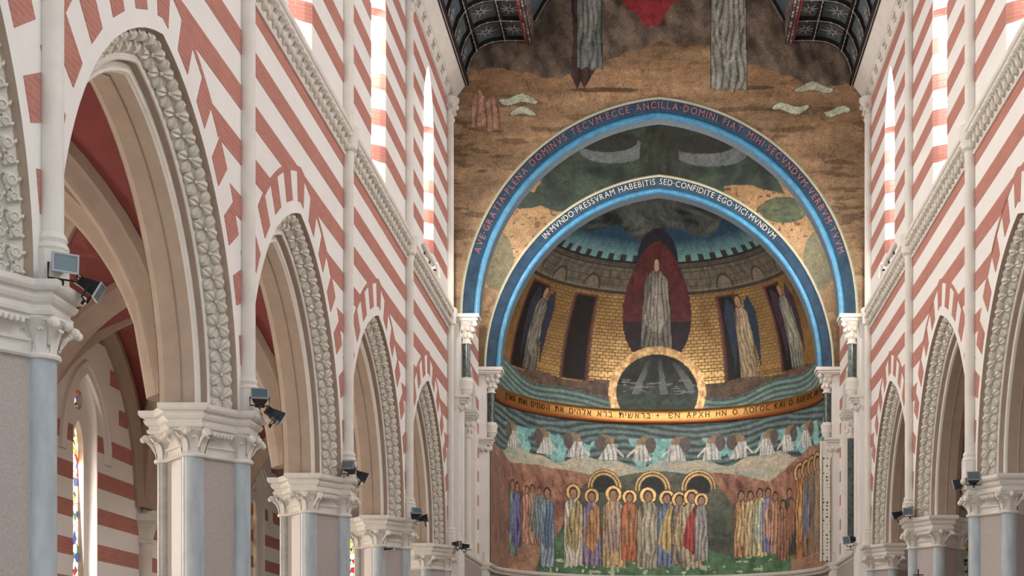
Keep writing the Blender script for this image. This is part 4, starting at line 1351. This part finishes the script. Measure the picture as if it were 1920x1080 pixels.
chancel_column(-1, 'stone', 'pale chancel column half hidden behind the last left shaft')

for s, nm in SIDES:
    a = empty('chancel_wall_arch', (s * 4.5, 35.1, 4.6), 0 if s < 0 else PI)
    tag(a, 'narrow moulded arch on the %s chancel side wall' % nm, 'arch')
    m = MB(); sweep_arch(m, [(-0.05, 0.0), (-0.05, -0.06), (0.05, -0.10), (0.08, -0.05), (0.12, -0.06), (0.14, -0.01), (0.14, 0.0)], 1.1, 1.6, 7.4, fn_arc, 16)
    for sg in (-1, 1):
        m.loft([[(-v, sg * (1.1 - u), z) for u, v in ((-0.05, 0.0), (-0.05, -0.06), (0.05, -0.10), (0.08, -0.05), (0.12, -0.06), (0.14, -0.01), (0.14, 0.0))] for z in (4.6, 7.4)], closed=False, caps=False)
    m.build('moulding', 'stone', a, True, loc=(0, 0, -4.6))
    m = MB()
    po = [(-0.95, 4.6)] + arch_outline(0.95, 1.45, 7.4, 0, 10) + [(0.95, 4.6)]
    m.prism(po, face_fn, 0.003, 0.012)
    m.build('blind_panel', 'stone', a, loc=(0, 0, -4.6))

# inlaid strip at the right edge of the lower mosaic
m = MB(); m.box(-0.09, 0.09, -0.03, 0.03, 0, 2.6)
o = m.build('inlaid_strip', 'inlay', None, loc=(4.17, W2 - 0.0, 4.6))
tag(o, 'upright strip of white inlay with dark spots right of the lower mosaic', 'panel')
m = MB(); m.box(-0.12, 0.12, -0.02, 0.05, 0, 3.0); m.tube([(-0.13, -0.02, 0), (-0.13, -0.02, 3.0)], 0.03, 8); m.tube([(0.13, -0.02, 0), (0.13, -0.02, 3.0)], 0.03, 8)
o = m.build('strip_frame', 'stone', None, loc=(4.17, W2 + 0.06, 4.6))
tag(o, 'cream stone frame behind the spotted inlaid strip', 'frame')

# chancel dado below the ledge: grey slabs
for s, nm in SIDES:
    m = MB(); x0, x1 = sorted((s * 4.42, s * 4.5)); m.box(x0, x1, E1 + 0.98, W2, 0.0, 4.38)
    tag(m.build('trim_%d' % (1 if s < 0 else 2), 'granite'), kind='structure')

# ------------------------------------------------------------------ ceiling: coffered coves with stars
cove = [(4.22, 14.60), (4.20, 14.85), (4.12, 15.10), (3.98, 15.30), (3.80, 15.42), (3.60, 15.49), (3.33, 15.52), (3.10, 15.52), (2.87, 15.51)]
up = [(2.72, 15.95), (2.55, 16.25), (2.25, 16.75), (1.8, 17.3), (1.2, 17.8), (0.6, 18.1), (0.0, 18.2)]
ce = empty('ceiling', (0, 0, 14.6))
tag(ce, kind='structure')
CY = [32.3 - 0.95 * k for k in range(0, 8)]
def strip(m, pts, y0, y1, dz=0.0, flip=1):
    m.loft([[(flip * x, y, z + dz - 14.6) for x, z in pts] for y in (y0, y1)], closed=False, caps=False)
m = MB()
for s in (-1, 1):
    strip(m, cove, -1, 32.35, 0.03, s); strip(m, [(2.87, 15.54)] + up, -1, 32.35, 0.03, s)
    m.add([(s * 4.5, -1, -0.02), (s * 4.22, -1, 0.02), (s * 4.22, 32.35, 0.02), (s * 4.5, 32.35, -0.02)], [(0, 1, 2, 3)])
m.build('boarding', 'coffer', ce)
LR = [0, 3, 6, 8]                          # cove points that carry the long ribs
def star(cx, cz, tx, tz, y, r):
    # eight-rayed star lying on the boards: (tx, tz) tangent across, y along the nave
    m = MB()
    nx, nz = -tz, tx
    if nz > 0: nx, nz = -nx, -nz
    for q in range(8):
        a0 = q * PI / 4 + 0.2
        L = r if q % 2 == 0 else r * 0.75
        pts = []
        for (al, wd) in ((0.05, 0.012), (L, 0.004), (0.05, -0.012)):
            e = al * math.cos(a0) - wd * math.sin(a0) * 1.6; fy = al * math.sin(a0) + wd * math.cos(a0) * 1.6
            pts.append((e, fy))
        base = [(cx + e * tx + nx * 0.012, y + fy, cz + e * tz + nz * 0.012 - 14.6) for e, fy in pts]
        top = [(cx + e * tx + nx * 0.02, y + fy, cz + e * tz + nz * 0.02 - 14.6) for e, fy in pts]
        m.add(base + top, [(0, 1, 2), (5, 4, 3), (0, 1, 4, 3), (1, 2, 5, 4), (2, 0, 3, 5)])
    return m
cove_in = [(4.17, 14.62), (4.14, 14.85), (4.06, 15.07), (3.94, 15.25), (3.78, 15.36), (3.60, 15.43), (3.33, 15.46), (3.10, 15.46), (2.87, 15.45)]
for s in (-1, 1):
    for y in CY:
        m = MB()
        m.loft([[(s * x, yy, z - 14.6) for x, z in (pt if q in (1, 2) else po) for pt, po in [(None, None)]] for yy in (y,) for q in (0,)] if False else
               [[(s * cove[k][0], y - 0.05, cove[k][1] - 14.6), (s * cove_in[k][0], y - 0.05, cove_in[k][1] - 14.6), (s * cove_in[k][0], y + 0.05, cove_in[k][1] - 14.6), (s * cove[k][0], y + 0.05, cove[k][1] - 14.6)] for k in range(9)], closed=True)
        rb = m.build('rib', 'darkwood', ce)
        m = MB()
        m.tube([(s * (cove_in[k][0] - 0.004), y - 0.03, cove_in[k][1] - 14.6 - 0.006) for k in range(9)], 0.009, 5)
        for k in range(1, 9):
            m.ball((s * cove_in[k][0], y - 0.03, cove_in[k][1] - 14.6 - 0.01), 0.022, 6, 4)
        m.build('beading', 'silver', rb)
    for k in LR[1:3]:
        m = MB(); x, z = cove_in[k]
        m.loft([[(s * (x - 0.05), y, z - 14.6 + 0.0), (s * (x + 0.05), y, z - 14.6 - 0.0), (s * (x + 0.05), y, z - 14.6 + 0.1), (s * (x - 0.05), y, z - 14.6 + 0.1)] for y in (25, 32.3)])
        rb = m.build('rib', 'darkwood', ce)
        m = MB()
        m.tube([(s * x, 25, z - 14.62), (s * x, 32.3, z - 14.62)], 0.009, 5)
        for q in range(36): m.ball((s * (x - 0.0), 32.2 - q * 0.2, z - 14.63), 0.018, 5, 4)
        m.build('beading', 'silver', rb)
    for j in range(7):
        yc = (CY[j] + CY[j + 1]) / 2
        for (k0, k1) in ((1, 2), (4, 5), (6, 8)):
            (xa, za), (xb, zb) = cove[k0], cove[k1]
            d = math.hypot(xb - xa, zb - za)
            tx, tz = (xb - xa) / d, (zb - za) / d
            star(s * (xa + xb) / 2, (za + zb) / 2, s * tx, tz, yc, 0.28 if k0 > 1 else 0.22).build('star', 'silver', ce)
    # black and gold wall plate
    m = MB(); x0, x1 = sorted((s * 4.12, s * 4.26)); m.box(x0, x1, -1, 32.33, 14.50 - 14.6, 14.62 - 14.6)
    pl = m.build('wall_plate', 'darkwood', ce)
    m = MB()
    for q in (4.16, 4.205): m.tube([(s * q, -1, -0.108), (s * q, 32.32, -0.108)], 0.009, 5)
    m.build('beading', 'silver', pl)
    # deep painted beam between cove and upper roof
    m = MB(); x0, x1 = sorted((s * 2.72, s * 2.88)); m.box(x0, x1, -1, 32.33, 15.40 - 14.6, 16.0 - 14.6)
    bm_ = m.build('beam', 'lattice', ce)
    m = MB(); x0, x1 = sorted((s * 2.87, s * 2.91)); m.box(x0, x1, -1, 32.33, 15.40 - 14.6, 15.52 - 14.6)
    m.build('red_edge', 'redpaint', bm_)
    for y in CY:
        m = MB()
        m.tube([(s * (x - 0.02), y, z - 14.64) for x, z in up[:5]], 0.03, 6)
        rb = m.build('rib', 'darkwood', ce)
        m = MB(); m.tube([(s * (x - 0.04), y, z - 14.67) for x, z in up[:5]], 0.008, 5); m.build('beading', 'silver', rb)

# ------------------------------------------------------------------ aisles: outer wall, lancets, rib vaults
AX0, AX1 = 5.25, 9.2
XM = (AX0 + AX1) / 2; AHX = (AX1 - AX0) / 2
def h_arch(a, h, d):
    r = (a * a + h * h) / (2 * a)
    d = min(abs(d), a)
    return math.sqrt(max(0, r * r - (d + r - a) ** 2))
def vault_z(x, y):      # x from the aisle axis, y from the bay centre
    return max(h_arch(AHX, 2.9, x), h_arch(2.6, 3.2, y))
vm_ = MB()
N = 22
g_ = [[(-(XM - AX0) * 0 - AHX + 2 * AHX * i / N, -2.6 + 5.2 * j / N) for j in range(N + 1)] for i in range(N + 1)]
vm_.add([(-(XM) + 0 + x, y, SPR + 0.1 + vault_z(x, y)) for r_ in g_ for x, y in r_], [(i * (N + 1) + j, i * (N + 1) + j + 1, (i + 1) * (N + 1) + j + 1, (i + 1) * (N + 1) + j) for i in range(N) for j in range(N)])
vaultme = vm_.mesh('vault_cell', 'vault', False)
def rib_mesh(pts, w, d, name='rib'):
    # pts along the rib; chamfered section hanging below
    m = MB()
    P = [Vector(p) for p in pts]
    rings = []
    for i, p in enumerate(P):
        t = (P[min(i + 1, len(P) - 1)] - P[max(i - 1, 0)]).normalized()
        h = Vector((t.x, t.y, 0))
        b = Vector((-h.y, h.x, 0)).normalized() if h.length > 1e-6 else Vector((1, 0, 0))
        n = t.cross(b)
        if n.z > 0: n = -n
        if abs(n.z) < 0.02: n = n
        rings.append([p + b * w - n * 0.05, p + b * w + n * d * 0.3, p + b * w * 0.75 + n * d * 0.45, p + b * w * 0.45 + n * d * 0.85, p + b * w * 0.2 + n * d, p - b * w * 0.2 + n * d, p - b * w * 0.45 + n * d * 0.85, p - b * w * 0.75 + n * d * 0.45, p - b * w + n * d * 0.3, p - b * w - n * 0.05])
    m.loft(rings)
    return m.mesh(name, 'tan', True)
ts = [k / 14 for k in range(-14, 15)]
def diag(sg):
    return [(-XM + AHX * t, sg * 2.6 * t, SPR + 0.12 + vault_z(AHX * t * 0.999, 2.6 * t * 0.999)) for t in ts]
dg1, dg2 = rib_mesh(diag(1), 0.15, 0.24), rib_mesh(diag(-1), 0.15, 0.24)
tr = rib_mesh([(-XM + AHX * t, -2.6, SPR + 0.1 + h_arch(AHX, 2.9, AHX * t * 0.999)) for t in ts], 0.24, 0.28, 'transverse_rib')
fo = rib_mesh([(-AX1 + 0.02, 2.5 * t, SPR + 0.1 + h_arch(2.5, 3.15, 2.5 * t * 0.999)) for t in ts], 0.16, 0.22, 'wall_rib')

LA, LH, LS, LZ = 0.22, 0.45, 5.35, 1.9       # aisle lancet
RW = 0.50                                    # half width of the shallow window recess
def aisle_wall_mesh():
    out = [(-2.6, 0), (2.6, 0), (2.6, 8), (-2.6, 8)]
    rec = [(-RW, LZ - 0.3)] + arch_outline(RW, 0.95, 5.7, 0, 10) + [(RW, LZ - 0.3)]
    return fill_with_holes('panel', [out, rec], lambda y, z: (-AX1, y, z), 'plaster')
awme = aisle_wall_mesh()
def recess_mesh():
    m = MB()
    rec = [(-RW, LZ - 0.3)] + arch_outline(RW, 0.95, 5.7, 0, 10) + [(RW, LZ - 0.3)]
    rings = []
    for v, f in ((0, 1.0), (0.02, 0.95), (0.04, 0.94), (0.12, 0.80)):
        rings.append([(-AX1 - v, y * f, z if z < 5.7 else 5.7 + (z - 5.7) * f) for y, z in rec])
    m.loft(rings, closed=True, caps=False)
    return m.mesh('recess', 'plaster', True)
recme = recess_mesh()
def recess_back():
    f = 0.80
    rec = [(-RW * f, LZ - 0.3)] + [(y * f, z if z < 5.7 else 5.7 + (z - 5.7) * f) for y, z in arch_outline(RW, 0.95, 5.7, 0, 10)] + [(RW * f, LZ - 0.3)]
    lan = [(-LA, LZ)] + arch_outline(LA, LH, LS, 0, 8) + [(LA, LZ)]
    ros_ = [(0.17 * math.cos(2 * PI * q / 16), 6.13 + 0.17 * math.sin(2 * PI * q / 16)) for q in range(16)]
    return fill_with_holes('recess_back', [rec, lan, ros_], lambda y, z: (-AX1 - 0.12, y, z), 'plaster')
rbme = recess_back()
gl = MB()
gl.prism([(-LA - .05, LZ - .05)] + arch_outline(LA + .05, LH + .05, LS, 0, 8) + [(LA + .05, LZ - .05)], face_fn, -AX1 - 0.22, -AX1 - 0.20)
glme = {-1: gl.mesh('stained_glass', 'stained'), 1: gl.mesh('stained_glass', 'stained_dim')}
gr = MB(); gr.prism([(0.2 * math.cos(2 * PI * q / 16), 6.13 + 0.2 * math.sin(2 * PI * q / 16)) for q in range(16)], face_fn, -AX1 - 0.22, -AX1 - 0.20)
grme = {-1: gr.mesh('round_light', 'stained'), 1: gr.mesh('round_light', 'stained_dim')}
rv = MB()
lan = [(-LA, LZ)] + arch_outline(LA, LH, LS, 0, 8) + [(LA, LZ)]
rv.loft([[(-AX1 - 0.115, y * 1.0, z) for y, z in lan], [(-AX1 - 0.20, y * 0.95, z) for y, z in lan]], closed=True, caps=False)
c16 = [(0.17 * math.cos(2 * PI * q / 16), 6.13 + 0.17 * math.sin(2 * PI * q / 16)) for q in range(16)]
rv.loft([[(-AX1 - 0.115, y, z) for y, z in c16], [(-AX1 - 0.20, y, z) for y, z in c16]], closed=True, caps=False)
# four lobes of the little round light
for q in range(4):
    a0 = PI / 4 + q * PI / 2
    rv.ball((-AX1 - 0.16, 0.165 * math.cos(a0), 6.13 + 0.165 * math.sin(a0)), 0.05, 6, 4)
rvme = rv.mesh('tracery', 'tan')
om = MB()
sweep_arch(om, [(-0.02, 0.0), (0.0, -0.05), (0.06, -0.06), (0.10, -0.02), (0.14, -0.045), (0.20, -0.04), (0.24, 0.0)], 1.05, 1.55, 5.2, lambda y, z, v: (-AX1 - v, y, z), 14)
omme = om.mesh('hood_arch', 'plaster', True)
ab_meshes = []
for kq in range(-15, -4):
    zc = BAND0 + PER * kq
    if zc < 1.2: continue
    for sg in (-1, 1):
        if zc < 5.6:
            y0, y1 = RW + 0.01, 2.45
        else:
            r_ = (2.5 ** 2 + 3.15 ** 2) / 5.0
            d = r_ * r_ - (zc - SPR - 0.1) ** 2
            if d <= 0: continue
            y1 = math.sqrt(d) - (r_ - 2.5) - 0.22
            y0 = y1 - 0.42
            if y0 < 0.3: continue
        b = MB(); b.prism([(sg * y0, zc - RH), (sg * y1, zc - RH), (sg * y1, zc + RH), (sg * y0, zc + RH)], lambda y, z, d: (-AX1 + d, y, z), -0.02, 0.005)
        ab_meshes.append(b.mesh('brick_band', 'brick'))
for s, nm in SIDES:
    rot = 0 if s < 0 else PI
    aw_ = empty('wall_aisle_' + nm, (0, 0, 0), rot); tag(aw_, kind='structure')
    va = empty('ceiling_aisle_' + nm, (0, 0, 0), rot); tag(va, kind='structure')
    for i, yc in enumerate(BAYS + [BAYS[-1] + BAY]):
        ly = yc if s < 0 else -yc
        inst('plaster_panel', awme, aw_, (0, ly, 0)); inst('recess', recme, aw_, (0, ly, 0)); inst('recess_back', rbme, aw_, (0, ly, 0))
        inst('vault_cell', vaultme, va, (0, ly, 0))
        if i < (1 if s < 0 else 2): continue
        inst('diagonal_rib', dg1, va, (0, ly, 0)); inst('diagonal_rib', dg2, va, (0, ly, 0)); inst('transverse_rib', tr, va, (0, ly, 0)); inst('wall_rib', fo, va, (0, ly, 0))
        for me in ab_meshes: inst('brick_band', me, aw_, (0, ly, 0))
        wn += 1
        w = empty('window_%d' % wn, (0, yc, 0), rot); tag(w, kind='structure')
        inst('stained_glass', glme[s], w); inst('round_light', grme[s], w); inst('tracery', rvme, w); inst('hood_arch', omme, w)
    # east end wall of the aisle with a lancet of coloured glass
    e = empty('wall_aisle_end_' + nm, (0, 0, 0)); tag(e, kind='structure')
    lan = [(-0.28, 1.9)] + arch_outline(0.28, 0.5, 5.0, 0, 8) + [(0.28, 1.9)]
    cxw = s * 7.65
    me = fill_with_holes('end_panel', [[(s * 4.8 - cxw, 0), (s * 9.4 - cxw, 0), (s * 9.4 - cxw, 8.5), (s * 4.8 - cxw, 8.5)], lan], lambda x, z: (x, 0, z), 'plaster')
    inst('end_panel', me, e, (cxw, 36.94, 0))
    g2 = MB(); g2.prism([(-0.3, 1.85)] + arch_outline(0.3, 0.52, 5.0, 0, 8) + [(0.3, 1.85)], lambda x, z, d: (x, d, z), 0.12, 0.14)
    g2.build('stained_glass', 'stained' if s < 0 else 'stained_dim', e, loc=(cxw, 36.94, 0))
    if s < 0:
        for i, yc in enumerate(BAYS[1:]):
            area('daylight_aisle', (-AX1 - 0.13, yc, 3.7), (1, 0, 0.05), 0.4, 3.4, LAISLE, (1.0, 0.90, 0.78))

# respond shafts on the aisle wall
rs = MB(); rs.tube([(-AX1 + 0.06, 0, 2.2), (-AX1 + 0.06, 0, 4.05)], 0.12, 10)
rs.loft([[(-AX1 + dx * g, dy * g, z) for dx, dy in ((0.0, -0.24), (0.26, -0.16), (0.26, 0.16), (0.0, 0.24))] for z, g in ((4.05, 0.75), (4.12, 0.8), (4.14, 0.65), (4.3, 0.8), (4.42, 1.05), (4.44, 1.2), (4.56, 1.2))])
rsme = rs.mesh('wall_respond', 'stone', True)
for s, nm in SIDES:
    for i in range(2 if s < 0 else 4, 7):
        o = inst('aisle_respond', rsme, None, (0, PIERS[i], 0), 0 if s < 0 else PI)
        tag(o, 'cream respond capital on the %s aisle wall opposite the %s pier' % (nm, ORD[i - 2]), 'respond', 'aisle wall responds')

# ------------------------------------------------------------------ floodlights on the piers
def flood_meshes():
    m = MB()
    f0 = [(-0.085, -0.06), (0.085, -0.06), (0.085, 0.06), (-0.085, 0.06)]
    m.loft([[(x * k, y, z * k + dz) for x, z in f0] for y, k, dz in ((0.10, 0.45, 0.0), (0.04, 0.75, 0.0), (-0.05, 1.0, 0.0), (-0.06, 1.04, 0.0))])
    for q in range(4): m.box(-0.05, 0.05, 0.07, 0.13, -0.036 + q * 0.022, -0.03 + q * 0.022)
    hs = m.mesh('housing', 'black')
    m = MB(); m.box(-0.094, 0.094, -0.072, -0.058, -0.069, -0.055); m.box(-0.094, 0.094, -0.072, -0.058, 0.055, 0.069); m.box(-0.094, -0.08, -0.072, -0.058, -0.055, 0.055); m.box(0.08, 0.094, -0.072, -0.058, -0.055, 0.055)
    fr = m.mesh('frame', 'lampgrey')
    m = MB(); m.box(-0.08, 0.08, -0.066, -0.06, -0.055, 0.055); gs = m.mesh('glass', 'lampglass')
    m = MB(); m.tube([(-0.10, 0.0, 0), (-0.10, 0.0, -0.11), (0.10, 0.0, -0.11), (0.10, 0.0, 0)], 0.008, 6); m.tube([(0, 0, -0.11), (0, 0, -0.15)], 0.012, 6)
    br = m.mesh('bracket', 'black')
    return hs, fr, gs, br
FL = flood_meshes()
def flood(loc, yaw, pitch, label, sc=1.0):
    r = empty('floodlight', loc)
    r.rotation_euler = (R(pitch), 0, R(yaw))
    r.scale = (sc, sc, sc)
    tag(r, label, 'floodlight', 'black floodlights on the piers')
    for nm, me in zip(('housing', 'frame', 'glass', 'bracket'), FL): inst(nm, me, r)
def px(x, y, Y):
    return ((x - 1236) * Y / 2800, Y, 1.6 + (1278 - y) * Y / 2800)
flood(px(118, 495, 10.75), 36, 6, 'square floodlight with bright glass facing out on the nearest left pier')
flood(px(172, 540, 11.05), 100, 30, 'tilted grey floodlight over the corner of the nearest left pier', 0.95)
flood(px(487, 745, 15.9), 15, -28, 'upper black floodlight at the foot of the second left wall shaft')
flood(px(518, 780, 16.2), 120, 30, 'lower floodlight hanging off the second left pier')
flood(px(655, 876, 21.05), -10, -25, 'upper floodlight at the foot of the third left wall shaft')
flood(px(680, 893, 21.4), 110, 25, 'lower floodlight hanging off the third left pier')
flood(px(780, 962, 26.2), 30, -35, 'upper black floodlight on the fourth left pier')
flood(px(796, 972, 26.5), 95, -10, 'lower floodlight on the fourth left pier')
flood(px(858, 1020, 31.5), 80, 0, 'left one of two tiny floodlights before the chancel')
flood(px(870, 1024, 31.7), 250, 0, 'right one of two tiny floodlights before the chancel')
flood(px(1825, 897, 21.05), -5, -25, 'floodlight under a pale hood on the nearest right pier')
flood(px(1797, 907, 21.4), -110, 15, 'smaller floodlight without hood hanging off the nearest right pier')
flood(px(1705, 957, 26.2), -25, 20, 'right floodlight on the middle right pier')
flood(px(1680, 966, 26.5), -100, 20, 'left floodlight hanging off the middle right pier')
flood(px(1593, 1012, 33.0), -60, 10, 'dark floodlight at the foot of the green marble column', 1.3)

# white spotlights on the string course
def spot_meshes():
    m = MB()
    rings = []
    for y, r in ((-0.20, 0.075), (0.14, 0.075), (0.18, 0.05), (0.2, 0.02)):
        rings.append([(r * math.cos(2 * PI * k / 14), y, r * math.sin(2 * PI * k / 14)) for k in range(14)])
    m.loft(rings); hs = m.mesh('housing', 'white_metal', True)
    m = MB(); rings = []
    for y in (-0.207, -0.201): rings.append([(0.062 * math.cos(2 * PI * k / 14), y, 0.062 * math.sin(2 * PI * k / 14)) for k in range(14)])
    m.loft(rings); gs = m.mesh('lens', 'lampgrey', True)
    m = MB(); m.tube([(0, 0, -0.07), (0, 0.02, -0.16), (0, 0.02, -0.2)], 0.018, 6); m.ball((0, 0.02, -0.17), 0.035, 6, 5)
    br = m.mesh('bracket', 'black')
    return hs, gs, br
SPM = spot_meshes()
def spot(loc, yaw, pitch, label):
    r = empty('spotlight', loc); r.rotation_euler = (R(pitch), 0, R(yaw))
    tag(r, label, 'spotlight', 'white spotlights on the string course')
    for nm, me in zip(('housing', 'lens', 'bracket'), SPM): inst(nm, me, r)
    return r
for s, nm in SIDES:
    for q, (dy, pt, wd, tgt) in enumerate(((27.9, 32, 'nearest', (-s * 2.0, 42, 7.0)), (28.5, 32, 'middle', (-s * 0.5, 42, 11.0)), (29.3, 72, 'farthest', (-s * 1.0, 37, 13.5)))):
        loc = (s * 4.36, dy, 9.67)
        r = spot(loc, 180 + s * 14, pt, '%s of three white spotlights on the %s string course' % (wd, nm))
        r.scale = (0.75, 0.75, 0.75)
        d = bpy.data.lights.new('spot_beam', 'SPOT')
        d.energy = SPOTW; d.spot_size = R(62); d.spot_blend = 0.9; d.color = (1, 0.93, 0.82); d.shadow_soft_size = 0.06
        lo = bpy.data.objects.new('spot_beam', d); COL.objects.link(lo)
        lo.location = (s * 4.20, dy + 0.25, 9.85)
        lo.rotation_euler = (Vector(tgt) - lo.location).to_track_quat('-Z', 'Y').to_euler()

# ------------------------------------------------------------------ small fixtures on the piers
m = MB(); root = empty('candle_bracket', (4.52, 26.1, 3.2)); tag(root, 'black iron bracket with a cross on the middle right pier', 'bracket')
m.tube([(0, -0.05, -0.3), (0, -0.05, 0.36)], 0.012, 6); m.ball((0, -0.05, 0.1), 0.035, 6, 5); m.ball((0, -0.05, 0.0), 0.03, 6, 5); m.build('stem', 'iron', root)
m = MB(); m.tube([(-0.09, -0.05, 0.26), (0.09, -0.05, 0.26)], 0.011, 6); m.build('cross_bar', 'iron', root)
m = MB(); m.tube([(-0.16, -0.05, -0.12), (-0.1, -0.05, -0.2), (0.1, -0.05, -0.2), (0.16, -0.05, -0.12)], 0.012, 6); m.build('arm', 'iron', root)
root = empty('wall_fixture', px(737, 1033, 26.0)); tag(root, 'small dark fixture on the granite core of the fourth left pier', 'fixture')
m = MB(); m.box(-0.04, 0.04, -0.02, 0.02, 0.0, 0.08); m.build('plate', 'lampgrey', root)
m = MB(); m.tube([(0, -0.02, 0.04), (-0.08, -0.05, 0.02), (-0.13, -0.05, 0.03)], 0.014, 6); m.ball((-0.13, -0.05, 0.03), 0.026, 6, 5); m.build('arm', 'black', root)
